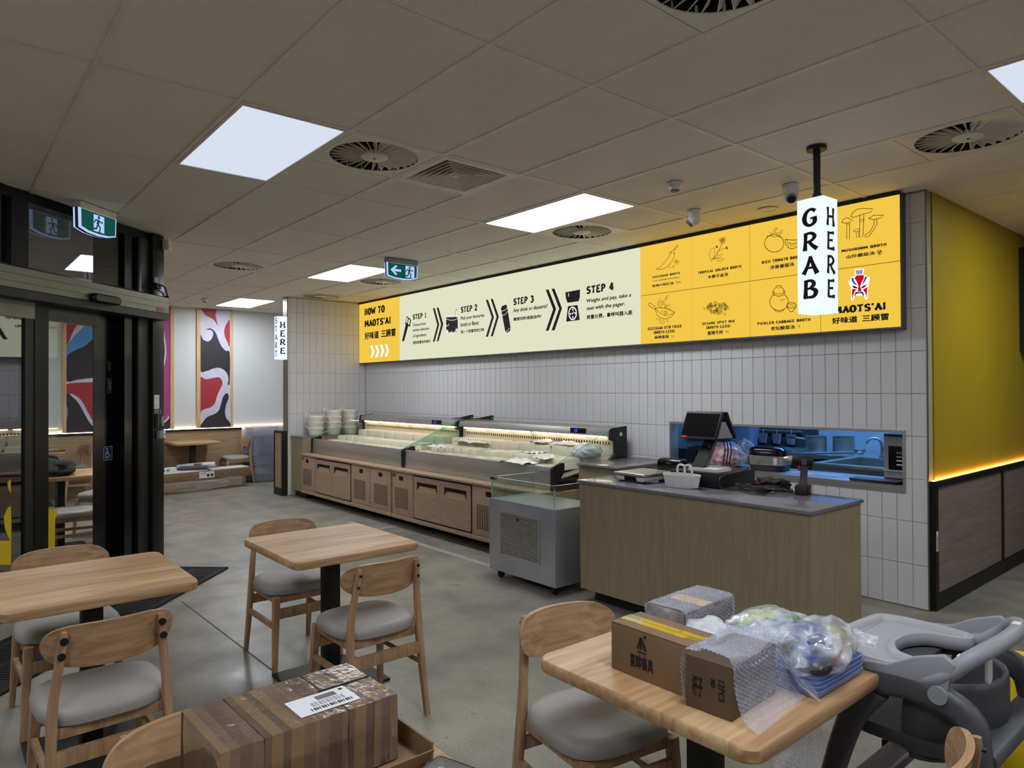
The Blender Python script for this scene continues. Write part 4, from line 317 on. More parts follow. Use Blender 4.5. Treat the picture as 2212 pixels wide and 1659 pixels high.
# ---- tiled walls
wall_back=struct(build('wall_back',B().box(RX,WY+.006,0,CX-.01,WY+.12,.82).box(RX,WY+.006,1.256,CX-.01,WY+.12,3.05).box(RX,WY+.006,.82,-4.05,WY+.12,1.256).box(-1.988,WY+.006,.82,CX-.01,WY+.12,1.256),'grout'))
TW,TH,G=.1035,.305,.0035
def tmesh(w_,h_):   # small pillowed tile, lies in x-z, face towards -y
    b=B(); e=.003; b.add([(0,.006,0),(w_,.006,0),(w_,.006,h_),(0,.006,h_),(0,.0015,0),(w_,.0015,0),(w_,.0015,h_),(0,.0015,h_),(e,0,e),(w_-e,0,e),(w_-e,0,h_-e),(e,0,h_-e)],[(8,9,10,11),(4,5,9,8),(5,6,10,9),(6,7,11,10),(7,4,8,11),(0,1,5,4),(1,2,6,5),(2,3,7,6),(3,0,4,7)]); return b
HOLE=(-4.055,.815,-1.983,1.26)
cells=[];rest=B()
ncol=int((CX-RX)/TW)+1
for r in range(10):
    for c_ in range(ncol):
        x1=CX-.002-c_*TW; x0=x1-TW+G; z0=.006+r*TH; z1=z0+TH-G
        x0=max(x0,RX+.003); z1=min(z1,CEIL-.01)
        if x1-x0<.01: continue
        if x1<-1.99 and z0>2.05: continue
        pieces=[(x0,z0,x1,z1)]; a,b_,c2,d=HOLE
        if x1>a and x0<c2 and z1>b_ and z0<d:
            pieces=[p for p in ((x0,z0,x1,min(z1,b_)),(x0,max(z0,d),x1,z1),(x0,max(z0,b_),min(x1,a),min(z1,d)),(max(x0,c2),max(z0,b_),x1,min(z1,d))) if p[2]-p[0]>.012 and p[3]-p[1]>.012]
        cells+=pieces
# biggest in the picture first: the ones nearest the camera and not behind the counters
def seen(p): return not (p[2]<-4.5 and p[3]<.9) and not(p[0]>-3.63 and p[2]<-2.3 and p[3]<.66)
cells.sort(key=lambda p:(not seen(p),Vector((p[0],WY,p[1]-1.5)).length))
cache={}
for n,p in enumerate(cells):
    w_,h_=round(p[2]-p[0],3),round(p[3]-p[1],3)
    if n<300 and seen(p):
        if (w_,h_) in cache: share(cache[(w_,h_)],wall_back,(p[0],WY,p[1]))
        else: cache[(w_,h_)]=build('tile',tmesh(w_,h_),'tile',wall_back,loc=(p[0],WY,p[1]))
    else:
        q=tmesh(w_,h_); rest.add([(v[0]+p[0],v[1]+WY,v[2]+p[1]) for v in q.v],q.f)
o=build('tiles_far',rest,'tile',wall_back); o['kind']='stuff'
wall_return=struct(build('wall_return',B().box(RX-.14,4.075,0,RX-.006,WY+.1,3.05),'grout'))
ref=None
for r in range(10):
    for c_ in range(13):
        y1=WY-.004-c_*.1045; y0=y1-.1045+G; z0=.006+r*TH; z1=min(z0+TH-G,CEIL-.01); y0=max(y0,4.08)
        if y1-y0<.02: continue
        key=(round(y1-y0,3),round(z1-z0,3))
        if key in cache: o=share(cache[key],wall_return,(RX,y0,z0),(0,0,PI/2))
        else: o=cache[key]=build('tile',tmesh(*key),'tile',wall_return,loc=(RX,y0,z0)); o.rotation_euler=(0,0,PI/2)
        o.location=(RX,y0,z0)
struct(build('trim_1',B().box(RX-.15,4.062,.95,RX+.004,4.078,CEIL),'alu'))
struct(build('trim_2',B().box(CX-.005,WY-.004,0,CX+.003,WY+.008,CEIL),'alu'))
# low end panel at the foot of the return wall
t=struct(build('trim_3',B().box(RX-.34,3.99,0,RX-.01,4.06,.11).box(RX-.34,3.99,.93,RX-.01,4.06,.965).box(RX-.04,3.99,.11,RX-.01,4.06,.93).box(RX-.34,3.99,.11,RX-.31,4.06,.93),'black')); build('panel',B().box(RX-.31,4.0,.11,RX-.04,4.05,.93),'lam',t)
# ---- yellow wall with wainscot
wall_right=struct(build('wall_right',B().box(CX-.2,WY+.125,0,CX,9.0,3.05),'yellow_wall'))
tr=struct(build('trim_4',B().box(CX,WY+.03,0,CX+.035,8.2,.11).box(CX,WY+.03,.865,CX+.04,8.2,.91).box(CX,WY+.03,.11,CX+.035,WY+.085,.865).box(CX,6.92,.11,CX+.036,6.96,.865).box(CX,8.15,.11,CX+.036,8.2,.865),'black'))
build('panel',B().box(CX+.001,WY+.087,.113,CX+.025,6.918,.863),'lamdark',tr); build('panel',B().box(CX+.001,6.962,.113,CX+.025,8.148,.863),'lamdark',tr)
build('led_strip',B().box(CX+.004,WY+.04,.9105,CX+.02,8.2,.914),'amber',tr)
lb=tag(build('barcode_label',B().box(CX+.0355,WY+.036,.42,CX+.0375,WY+.07,.56),'paper'),'small white barcode label on black edge of the yellow wall wainscot','label')
b=B()
for k in range(12): b.box(CX+.0376,WY+.041+.002*(k%3),.43+.008*k,CX+.0379,WY+.064,.434+.008*k)
build('barcode',b,'print',lb)
struct(build('wall_end',B().box(CX+.0,9.0,0,4.2,9.1,3.05),'dgrey')); struct(build('wall_side',B().box(4.1,-4.2,0,4.2,9.1,3.05),'white_wall'))
struct(build('wall_rear',B().box(-14,-4.2,0,4.2,-4.1,3.05),'white_wall'))
struct(build('trim_5',B().box(CX,7.6,1.9,CX+.3,8.0,2.85),'black'))
# ---- far white wall with murals and wainscot
wall_far=struct(build('wall_far',B().box(FX-.15,-4.2,0,FX,WY+.2,3.05),'white_wall'))
struct(build('wall_nook',B().box(FX,WY+.1,0,RX-.1,WY+.2,3.05),'white_wall'))
tr=struct(build('trim_6',B().box(FX,-4,.897,FX+.07,4.16,.93),'black')); build('panel',B().box(FX+.001,-4,.0,FX+.05,4.16,.895),'lam2',tr)
build('led_strip',B().box(FX+.01,-4,.9305,FX+.03,5.2,.936),'warm',tr)
for y0,y1 in ((1.515,1.563),(3.015,3.071),(3.426,3.486),(3.982,4.022),(1.07,1.12),(-.3,-.25)): struct(build('trim_7',B().box(FX,y0,.94,FX+.03,y1,CEIL),'pine'))
KEY={'w':'inkw','k':'ink','n':'ink2','r':'inkr','b':'inkb'}
MK={'r':'murr','k':'murk','p':'murp','b':'murb','w':'murw'}
def clip(pts,lo,hi,ax):
    for side,s in ((lo,1),(hi,-1)):
        o=[]
        for i in range(len(pts)):
            a,b_=pts[i],pts[(i+1)%len(pts)]; da=(a[ax]-side)*s; db=(b_[ax]-side)*s
            if da>=0: o.append(a)
            if (da>=0)!=(db>=0):
                t_=da/(da-db); o.append(tuple(a[c]+(b_[c]-a[c])*t_ for c in (0,1)))
        pts=o
        if not pts: return pts
    return pts
def mural(y0,y1,data,label,zlo=.94):
    t=thing('mural_panel',label,'mural',(FX+.012,y0,zlo)); fn=lambda p,h:(.006+h,p[0]-y0,p[1]-zlo)
    build('panel',B().box(0,0,0,.006,y1-y0,CEIL-.005-zlo),'murw',t)
    for n,(c_,pts) in enumerate(data):
        p=clip(clip([(a/1000,b_/1000) for a,b_ in catmull(pts,4)],y0,y1,0),zlo,CEIL-.006,1)
        if len(p)>2: build('printed_shape',B().prism(p,lambda q,k:fn(q,.0006*k+.0004*n*k)),MK[c_],t)
mural(3.486,3.982,MURAL_B,'narrow mural panel of black and red swirls right of the white gap')
mural(1.563,3.015,MURAL_A,'wide mural panel with magenta, red and blue curves behind the door post')
mural(-.25,1.07,[('k',[(-250,2971),(700,2971),(720,2200),(600,1500),(-250,1300)]),('r',[(1070,2000),(960,1950),(900,1500),(980,1250),(1070,1150)]),('k',[(-250,1200),(500,1300),(900,1200),(1070,940),(-250,940)])],'dark mural panel seen through the left door glass')
# ================================================================ CEILING FITTINGS
def led(i,j,label,m='lamp'):
    x0,y0,x1,y1=cellbox(i,j); t=thing('ceiling_light',label,'ceiling light',(x0,y0,CEIL),0,'recessed LED panels')
    f=B()
    for a in ((.014,.014,1.186,.03),(.014,.57,1.186,.586),(.014,.03,.03,.57),(1.17,.03,1.186,.57)): f.box(a[0],a[1],-.003,a[2],a[3],.02)
    build('frame',f,'tbar',t); build('diffuser',B().box(.03,.03,.002,1.17,.57,.008),m,t)
for (i,j),l_ in {(-1,0):'large LED panel beside the first round air outlet, nearest in view',(-1,4):'LED panel left of the smoke detector over the counter',(-4,4):'LED panel behind the arrow exit sign',(-7,4):'most distant LED panel above the white nook wall',(2,4):'LED panel cut by the picture edge beside a round air outlet',(-5,0):'LED panel seen through the glass over the entry door'}.items(): led(i,j,l_,'lampnear' if (i,j) in((-1,0),(2,4)) else 'lamp')
for (i,j) in LIGHTS-{(-1,0),(-1,4),(-4,4),(-7,4),(2,4),(-5,0)}: led(i,j,{(2,0):'LED panel straight above the viewer',(-1,-4):'LED panel behind the viewer, middle row',(2,-4):'LED panel behind the viewer, by the side wall',(-4,-4):'LED panel behind the viewer, nearest the entry wall',(2,8):'LED panel in the passage beside the yellow wall',(4,4):'LED panel beside the far side wall, out of view'}[(i,j)])  # out-of-view panels added to brighten the near area and the yellow wall
def swirl_proto(label,loc):
    t=thing('swirl_diffuser',label,'air vent',loc,0,'round swirl air outlets'); n=48; R=.262
    sq=[]
    for k in range(n):
        a=2*PI*k/n; c_,s_=math.cos(a),math.sin(a); q=.284/max(abs(c_),abs(s_)); sq.append((.3+q*c_,.3+q*s_))
    ci=[(.3+R*math.cos(2*PI*k/n),.3+R*math.sin(2*PI*k/n)) for k in range(n)]
    b=B(); vs=[(x,y,.0) for x,y in sq]+[(x,y,.0) for x,y in ci]+[(x,y,.03) for x,y in ci]+[(x,y,.012) for x,y in sq]
    fs=[(k,(k+1)%n,n+(k+1)%n,n+k) for k in range(n)]+[(n+k,n+(k+1)%n,2*n+(k+1)%n,2*n+k) for k in range(n)]+[(3*n+k,3*n+(k+1)%n,(k+1)%n,k) for k in range(n)]
    build('plate',b.add(vs,fs),'tbar',t)
    build('cavity',B().lathe([(R,.05),(R,.004)],32,(.3,.3,0),cap=(1,0)),'void',t)
    build('hub',B().lathe([(.0,-.008),(.07,-.008),(.08,-.002),(.08,.02),(0,.02)],32,(.3,.3,0)),'tbar',t)
    build('screw',B().cyl((.3,.3,-.011),(.3,.3,-.007),.009,n=10),'casing',t)
    bb=B(); h=.016
    bb.add([(.08,.004,0),(R-.002,.004,0),(R-.002,.0,0),(.08,.0,0),(.08,-.006,.028),(R-.002,-.024,.03),(R-.002,-.026,.03),(.08,-.008,.028)],[(3,2,1,0),(5,6,7,4),(1,5,4,0),(7,6,2,3),(4,7,3,0),(2,6,5,1)])
    src=None
    for k in range(28):
        if src is None: src=build('blade',bb,'tbar',t,loc=(.3,.3,.001))
        else: share(src,t,(.3,.3,.001),(0,0,2*PI*k/28))
    return t
sw=None
for (i,j,k),l_ in {(-1,1,1):'round swirl air outlet beside the near LED panel and louvre',(-1,5,0):'round swirl air outlet touching the LED panel over the counter',(-4,2,0):'round swirl air outlet alone in the left aisle ceiling',(-6,5,1):'round swirl air outlet above the tiled return wall',(-4,5,0):'round swirl air outlet partly hidden by the arrow exit sign',(1,1,1):'round swirl air outlet cut by the top picture edge',(1,5,1):'round swirl air outlet near the hanging grab here sign'}.items():
    x0,y0,_,_=cellbox(i,j,k); loc=(x0,y0,CEIL)
    if sw is None: sw=swirl_proto(l_,loc)
    else: dup(sw,l_,loc,0)
x0,y0,_,_=cellbox(-1,2,1); t=thing('square_louvre_vent','square ceiling air vent of stepped pyramid louvres','air vent',(x0,y0,CEIL))
f=B()
for a in ((.014,.014,.586,.06),(.014,.54,.586,.586),(.014,.06,.06,.54),(.54,.06,.586,.54)): f.box(a[0],a[1],-.002,a[2],a[3],.02)
build('frame',f,'tbar',t); build('cavity',B().box(.05,.05,.055,.55,.55,.059),'void',t)
for k in range(6):
    r0=.238-.036*k; b=B(); z0=.003; o_=.040
    v=[(.3-r0,.3-r0,z0),(.3+r0,.3-r0,z0),(.3+r0,.3+r0,z0),(.3-r0,.3+r0,z0)]; r1=r0-o_; z1=.046
    v+=[(.3-r1,.3-r1,z1),(.3+r1,.3-r1,z1),(.3+r1,.3+r1,z1),(.3-r1,.3+r1,z1)]
    b.add(v,[(0,1,5,4),(1,2,6,5),(2,3,7,6),(3,0,4,7)]); b.add([(x,y,z+.0025) for x,y,z in v],[(4,5,1,0),(5,6,2,1),(6,7,3,2),(7,4,0,3)]); b.box(.3-r0-.004,.3-r0-.004,0,.3+r0+.004,.3-r0,.004).box(.3-r0-.004,.3+r0,0,.3+r0+.004,.3+r0+.004,.004).box(.3-r0-.004,.3-r0,0,.3-r0,.3+r0,.004).box(.3+r0,.3-r0,0,.3+r0+.004,.3+r0,.004); build('louvre_blade',b,'tbar',t)
build('centre_plate',B().box(.282,.282,.0,.318,.318,.004),'tbar',t)
def detector(x,y,label):
    t=thing('smoke_detector',label,'smoke detector',(x,y,CEIL),0,'ceiling smoke detectors')
    build('base',B().lathe([(.0,0),(.052,0),(.052,-.022),(.046,-.03)],20,cap=(0,1)),'white',t); build('chamber',B().lathe([(.044,-.03),(.036,-.05),(.022,-.056),(0,-.056)],8),'white',t); build('sensor_ring',B().lathe([(.03,-.052),(.03,-.058),(.018,-.06),(0,-.06)],12),'dgrey',t)
detector(-2.864,3.865,'white smoke detector between the counter LED panel and hanging sign'); detector(-11.0,3.17,'small white smoke detector over the far dining wall')
def camera_dome(x,y,rz,label):
    t=thing('security_camera',label,'security camera',(x,y,CEIL),rz,'ceiling security cameras')
    build('mount',B().lathe([(0,0),(.055,0),(.056,-.03),(.05,-.05)],24),'white',t)
    build('ball',B().lathe([(.05,-.045),(.054,-.07),(.05,-.095),(.035,-.115),(0,-.122)],24),'white',t)
    build('lens',B().cyl((0,-.022,-.088),(0,-.045,-.112),.03,.026,20),'black_gloss',t); build('lens_ring',B().tube([(0,-.03,-.094),(0,-.042,-.107)],[.036,.034],20),'grey',t)
camera_dome(-2.39,4.528,.6,'white dome security camera with black lens beside hanging sign pole'); camera_dome(-3.215,4.586,-.9,'white tilted security camera above the chilli menu panel')
t=thing('ceiling_speaker','flush round white ceiling disc above the tomato menu panel','speaker',(-2.826,5.0,CEIL)); build('ring',B().lathe([(.075,0),(.075,-.006),(.06,-.008),(.056,0)],28),'tbar',t); build('cover',B().lathe([(.056,-.004),(0,-.004)],28),'ceil',t)
# ---- exit signs
def runner(b,cx,cz,s,fn,h):
    for seg in ([(-.1,.18),(.05,.12),(.02,-.12),(-.16,-.1)],): pass
    P=lambda L_:[(cx+a*s,cz+c_*s) for a,c_ in L_]
    b.add([fn((cx+.02*s+.085*s*math.cos(k*PI/5),cz+.33*s+.085*s*math.sin(k*PI/5)),h) for k in range(10)],[tuple(range(10))])
    for w_,L_ in ((.17,[(0,.2),(-.06,-.05)]),(.075,[(.04,.2),(.2,.08),(.3,.16)]),(.075,[(-.02,.2),(-.22,.16),(-.3,.0)]),(.1,[(-.05,-.05),(.12,-.16),(.06,-.4),(.16,-.42)]),(.1,[(-.07,-.06),(-.14,-.26),(-.36,-.3)])): ribbon(b,P(L_),w_*s,fn,h)
def exit_sign(label,loc,rz,arrow):
    t=thing('exit_sign',label,'exit sign',loc,rz); 
    build('mount',B().box(-.19,-.035,-.05,.19,.035,0),'bowl' if not arrow else 'grey',t,bev=.004)
    prof=[(-.19,-.045),(.19,-.045),(.185,-.19),(.1,-.212),(0,-.218),(-.1,-.212),(-.185,-.19)]
    build('body',B().prism(prof,lambda p,k:(p[0],-.028+.056*k,p[1])),'exitw',t); build('back_edge',B().prism(prof,lambda p,k:(p[0]*1.01,-.012+.024*k,p[1]*1.01)),'dgrey',t)
    for sgn in (-1,1):
        fn=lambda p,h:(p[0]*(-sgn),sgn*(.029+h),p[1])
        pr=[(-.178,-.052),(.178,-.052),(.174,-.182),(.1,-.2),(0,-.205),(-.1,-.2),(-.174,-.182)]
        fc=build('face',B().prism(pr,lambda p,k:fn(p,.001*k)),'gsign',t)
        b=B(); dx=.09 if arrow else .0; b.add([fn(p,.0015) for p in ((dx-.055,-.065),(dx+.055,-.065),(dx+.055,-.19),(dx-.055,-.19))],[(0,1,2,3)]); build('pictogram',b,'exitw',fc)
        b=B(); runner(b,dx-.005,-.13,.15,fn,.002); build('running_figure',b,'gsign',fc)
        if arrow:
            b=B(); b.add([fn(p,.0015) for p in ((-.15,-.125),(-.085,-.07),(-.065,-.085),(-.1,-.112),(-.02,-.112),(-.02,-.138),(-.1,-.138),(-.065,-.165),(-.085,-.18))],[tuple(range(9))]); build('arrow',b,'exitw',fc)
    return t
exit_sign('green exit sign with white left arrow hanging in the aisle',(-6.43,3.86,CEIL),PI/2,True)
PA=Vector((-5.783,.35,0)); PD=Vector((-.669032,.743233,0)); PN=Vector((.743233,.669032,0)); PRZ=math.atan2(PD.y,PD.x)
p=PA+PD*.63+PN*.2; exit_sign('green running-man exit sign in front of the entry door glass',(p.x,p.y,CEIL),PRZ+PI*0,False)
# ================================================================ ENTRY GLAZING (local x runs along the glass, local -y is the room side)
ent=thing('entry_door','dark framed automatic glass entry door with transom glass','door',(PA.x,PA.y,0),PRZ)
def ep(name,b,m,bev=0): return build(name,b,m,ent,bev=bev)
ep('head_frame',B().box(-1.6,-.03,2.9,1.64,.05,CEIL),'dalu'); ep('mullion',B().box(.05,-.04,2.44,.19,.06,2.9),'dalu'); ep('transom_pane',B().box(.19,.0,2.45,1.174,.008,2.9),'gdoor'); ep('transom_pane',B().box(-1.6,.0,2.45,.05,.008,2.9),'gdoor')
ep('post',B().box(1.174,-.03,0,1.30,.06,2.9),'black_gloss'); ep('post',B().box(1.305,-.045,0,1.47,.06,2.9),'black'); ep('post',B().box(1.30,-.06,0,1.345,-.03,2.9),'dalu',.004); ep('post',B().box(1.475,-.075,0,1.632,.075,CEIL),'dalu',.004)
hd=ep('door_operator_box',B().add([(-1.6,-.17,2.26),(1.56,-.17,2.26),(1.56,0,2.21),(-1.6,0,2.21),(-1.6,-.17,2.40),(1.56,-.17,2.40),(1.56,0,2.45),(-1.6,0,2.45)],[(0,3,2,1),(4,5,6,7),(0,1,5,4),(1,2,6,5),(2,3,7,6),(3,0,4,7)]),'alu')
b=B().box(-1.6,-.171,2.30,1.56,-.1695,2.303).box(-1.6,-.171,2.352,1.56,-.1695,2.355); build('cover_seam',b,'dalu',hd)
build('underside',B().box(-1.6,-.168,2.2,1.562,.01,2.256),'black',hd); build('end_cap',B().box(1.561,-.165,2.235,1.572,0,2.42),'dalu',hd)
sn=ep('motion_sensor',B().loft([rrectz for rrectz in [[(.6+.155+x_,-.17-y_,2.285+z_) for x_,z_ in rrect(.3-2*i_,.068-2*i_,.033-i_*.9,4)] for y_,i_ in ((0,0),(.035,0),(.05,.012))]],(1,1)),'black_gloss')
lab=ep('warning_label',B().box(1.40,-.1725,2.268,1.475,-.171,2.305),'red'); ep('maker_plate',B().box(1.48,-.1725,2.268,1.55,-.171,2.305),'grey')
# sliding leaf left: stile, rail, pane; black leaf right
ep('leaf_stile',B().box(.267,-.02,0,.39,.03,2.2),'dalu'); ep('leaf_gasket',B().box(.19,-.015,0,.268,.025,2.1),'black'); ep('leaf_top_rail',B().box(-1.6,-.02,2.085,.27,.03,2.205),'alu'); ep('leaf_pane',B().box(-1.6,.0,.0,.2,.008,2.09),'gleaf'); ep('fixed_pane',B().box(-1.6,.05,.0,.06,.058,2.2),'gdark')
ep('opening_head',B().box(.39,.0,2.09,.93,.06,2.21),'navy'); ep('black_leaf',B().box(.931,.06,0,1.30,.066,2.9),'navy'); ep('clear_pane',B().box(.39,.03,.0,.53,.036,2.09),'glass')
for n,pts in enumerate(DECALS): ep('yellow_decal',B().prism([(a/1000,c_/1000) for a,c_ in pts],lambda q,k:(q[0],-.001-.001*k+(.028 if n==2 else 0),q[1])),'yplast')
st=ep('access_sticker',B().prism(rrect(.105,.115,.012,3,1.09,1.055),lambda q,k:(q[0],.0595-.001*k,q[1])),'inkb' if 0 else mat('navy_sticker','1A2247',.4))
b=B(); fn=lambda p,h:(1.09+p[0],.058-h,1.055+p[1])
ribbon(b,[(.045*math.cos(a),.048*math.sin(a)) for a in [2*PI*k/24 for k in range(25)]],.0,fn,.0005)
ribbon(b,[(-.005+.022*math.cos(a),-.014+.022*math.sin(a)) for a in [math.radians(110+k*14) for k in range(16)]],.006,fn,.0006); ribbon(b,[(-.008,.022),(-.006,-.004),(.014,-.004),(.022,-.028),(.03,-.026)],.007,fn,.0007); ribbon(b,[(-.007,.011),(.01,.01)],.005,fn,.0008)
b.add([fn((-.008+.007*math.cos(k*PI/5),.034+.007*math.sin(k*PI/5)),.0008) for k in range(10)],[tuple(range(10))])
q=rrect(.1,.11,.012,3); ribbon(b,q+[q[0]],.003,fn,.0006); build('wheelchair_symbol',b,mat('sticker_pale_blue','AEB8E0',.5),st)
kp=ep('push_plate',B().box(1.075,.052,1.55,1.13,.06,1.68),'black'); build('key_switch',B().box(1.09,.047,1.58,1.113,.052,1.65),'casing',kp); build('key_cylinder',B().cyl((1.1015,.047,1.61),(1.1015,.042,1.61),.007,n=12),'alu',kp)
ep('door_button',B().box(1.08,.05,1.74,1.115,.06,1.82),'black')
def onpost(name,label,cat,s0,z0,s1,z1,th,m,bev=.003):
    return tag(build(name,B().box(s0,-.0755-th,z0,s1,-.0755,z1),m,bev=bev),label,cat)
def place(o): o.location=(PA.x,PA.y,0); o.rotation_euler=(0,0,PRZ); return o
g=place(onpost('power_outlet','white double power outlet on the dark door post','outlet',1.484,1.41,1.548,1.535,.012,'white')); b=B()
for z in (1.44,1.50):
    for dx,dz in ((-.008,.006),(.008,.006),(0,-.008)): b.box(1.516+dx-.0015,-.0885,z+dz-.004,1.516+dx+.0015,-.0874,z+dz+.004)
build('socket_slots',b,'dgrey',g)
g=place(onpost('safety_label','small red and navy label below the door post outlet','label',1.50,1.372,1.585,1.40,.0012,'paper',0)); build('red_half',B().box(1.503,-.0775,1.375,1.54,-.0768,1.397),'red',g); build('navy_half',B().box(1.545,-.0775,1.375,1.582,-.0768,1.397),'navy',g)
g=place(onpost('door_access_reader','black and silver door access reader on the post','access reader',1.515,1.24,1.59,1.36,.03,'black_gloss')); build('silver_edge',B().box(1.508,-.105,1.24,1.516,-.0755,1.36),'alu',g); build('key_pad',B().box(1.555,-.1065,1.255,1.585,-.1055,1.345),'grey',g)
g=place(onpost('exit_button_box','grey and white exit button box below the door reader','switch',1.525,1.145,1.605,1.215,.035,'grey')); build('white_front',B().box(1.57,-.1125,1.15,1.60,-.1105,1.21),'white',g); build('button',B().cyl((1.585,-.1125,1.18),(1.585,-.118,1.18),.008,n=12),'sgreen',g)
g=place(tag(build('call_point',B().box(1.633,-.04,1.26,1.668,.05,1.355),'red',bev=.003),'red emergency call point on the edge of the door post','call point')); build('front_window',B().box(1.6345,-.042,1.29,1.665,-.04,1.33),'red',g)
g=place(tag(build('motion_detector',B().box(1.60,-.14,2.845,1.655,-.076,2.945),'bowl',bev=.012),'cream motion detector high on the door post','motion detector')); build('lens',B().box(1.61,-.143,2.86,1.645,-.139,2.9),'white',g)
b=B(); b.tube(catmull([(1.5,-.10,2.52),(1.56,-.13,2.5),(1.60,-.13,2.42),(1.59,-.12,2.36),(1.585,-.08,2.30)],6,False),.007,6); b.tube(catmull([(1.51,-.09,2.47),(1.55,-.12,2.44),(1.58,-.11,2.34)],6,False),.006,6)
g=place(tag(build('power_lead',b,'black'),'black power lead looping beside the door operator box','cable')); build('plug',B().box(1.48,-.11,2.48,1.545,-.0756,2.525),'black',g,bev=.004); build('socket',B().box(1.478,-.09,2.53,1.53,-.0756,2.585),'grey',g,bev=.004)
# black floor mat by the door, green floor piece
mt=thing('door_mat','black ribbed rubber door mat laid along the entry','mat',(-6.29,2.01,0),math.atan2(-.82,.88)); build('base',B().box(0,-.60,0,2.6,0,.010),'rubber',mt); b=B()
b.box(.0,-.03,.01,2.6,0,.014).box(0,-.60,.01,.03,0,.014).box(0,-.60,.01,2.6,-.57,.014).box(2.57,-.60,.01,2.6,0,.014)
build('raised_border',b,'rubber',mt)
b=B()
for u in range(10):
    for v in range(2):
        for k in range(7):
            x=.06+u*.235+.0; y=-.06-v*.25
            if (u+v)%2: b.box(x+.03*k,y-.2,.010,x+.03*k+.014,y,.0135)
            else: b.box(x,y-.03*k-.014,.010,x+.2,y-.03*k,.0135)
o=build('ribs',b,'rubber',mt); o['kind']='stuff'
g=thing('green_floor_wedge','bright green plastic piece on the floor behind the door post','floor sign',(-7.60,1.66,0),.8); build('body',B().add([(-.1,-.10,0),(.1,-.10,0),(.1,.10,0),(-.1,.10,0),(-.02,-.06,.13),(.02,-.06,.13),(.02,.05,.13),(-.02,.05,.13)],[(0,3,2,1),(4,5,6,7),(0,1,5,4),(1,2,6,5),(2,3,7,6),(3,0,4,7)]),'sgreen',g,bev=.004); build('handle',B().box(-.012,-.03,.13,.012,.03,.15),'sgreen',g)
# ================================================================ MENU LIGHT BOX
YS=5.25
ms=thing('menu_lightbox','long backlit menu sign box over the tiled wall','sign',(0,0,0))
build('casing',B().box(RX+.004,YS+.008,1.995,-1.966,WY-.001,CEIL-.004),'casing',ms); build('top_edge',B().box(RX+.004,YS-.004,2.945,-1.96,YS+.01,CEIL-.003),'black',ms); build('lower_edge',B().box(RX+.004,YS-.004,1.993,-1.96,YS+.01,2.004),'casing',ms)
def panel(x0,x1,z0,z1,m,name): return build(name,B().box(x0+.004,YS-.002,z0+.003,x1-.004,YS+.012,z1-.003),m,ms)
PAN={}
PAN['title']=panel(RX+.01,-8.795,2.003,2.946,'ysign','title_panel'); PAN['steps']=panel(-8.795,-4.305,2.003,2.946,'csign','step_panel')
XE=(-4.305,-3.716,-3.136,-2.538,-1.962)
for c_ in range(4):
    for r,(z0,z1) in enumerate(((2.003,2.472),(2.472,2.946))): PAN[(c_,r)]=panel(XE[c_],XE[c_+1],z0,z1,'ysign','broth_panel')
def owner(x,z):
    if x<-8.795: return PAN['title']
    if x<-4.305: return PAN['steps']
    return PAN[(0 if x<XE[1] else 1 if x<XE[2] else 2 if x<XE[3] else 3, 1 if z>2.472 else 0)]
sfn=lambda p,h:(p[0],YS-.0025-h,p[1])
for s_,x0,x1,z0,z1,k in TEXTS: text(s_,x0/1000,x1/1000,z0/1000,z1/1000,sfn,'ink',owner((x0+x1)/2000,z0/1000),k)
def order(c_): return {'w':3}.get(c_,1)
for n,(c_,pts) in enumerate(POLYS):
    P_=[(a/1000,b_/1000) for a,b_ in pts]; cxm=sum(q[0] for q in P_)/len(P_); czm=sum(q[1] for q in P_)/len(P_)
    build('printed_shape',B().prism(P_,lambda q,k:sfn(q,.0006*k*(1+.05*n))),KEY[c_],owner(cxm,czm))
LB={}
for w_,c_,pts in LINES:
    P_=[(a/1000,b_/1000) for a,b_ in pts]; o=owner(P_[0][0],P_[0][1]); LB.setdefault((o,c_),B()); ribbon(LB[(o,c_)],P_,w_*.00085,sfn,.0048 if c_=='w' else .0012)
for (o,c_),b in LB.items(): build('line_drawing',b,{'k':'brown','w':'inkw','n':'ink2'}[c_],o)['kind']='stuff'
# ================================================================ HANGING SIGNS
gs=thing('hanging_sign','white lit square sign reading GRAB HERE on a black ceiling pole','sign',(-1.916,3.933,0),math.radians(-3))
build('ceiling_plate',B().cyl((0,0,CEIL-.02),(0,0,CEIL),.055,n=24),'black',gs); build('pole',B().cyl((0,0,2.66),(0,0,CEIL-.02),.02,n=16),'black',gs); build('pole_socket',B().cyl((0,0,2.663),(0,0,2.70),.025,n=16),'black',gs)
W2=.079; bd=build('light_box',B().box(-W2,-W2,2.003,W2,W2,2.662),'wsign',gs,bev=.003)
for word,fn in (('GRAB',lambda p,h:(p[0],-W2-h,p[1])),('HERE',lambda p,h:(W2+h,p[0],p[1])),('GRAB',lambda p,h:(-p[0],W2+h,p[1])),('HERE',lambda p,h:(-W2-h,-p[0],p[1]))):
    b=B()
    for k,ch in enumerate(word): zc=2.553-.137*k; brush(b,ch,-.052,.054,zc-.092+.04,zc+.04-.0,fn,.0008) if 0 else brush(b,ch,-.046,.046,zc-.055,zc+.05,fn,.0008)
    build('lettering',b,'ink',bd)
ss=thing('wall_sign','white lit square sign reading START HERE at the tiled wall end','sign',(RX+.0,3.985,0),0)
bd=build('light_box',B().box(-.11,-.07,2.033,.03,.07,2.672),'wsign',ss,bev=.003)
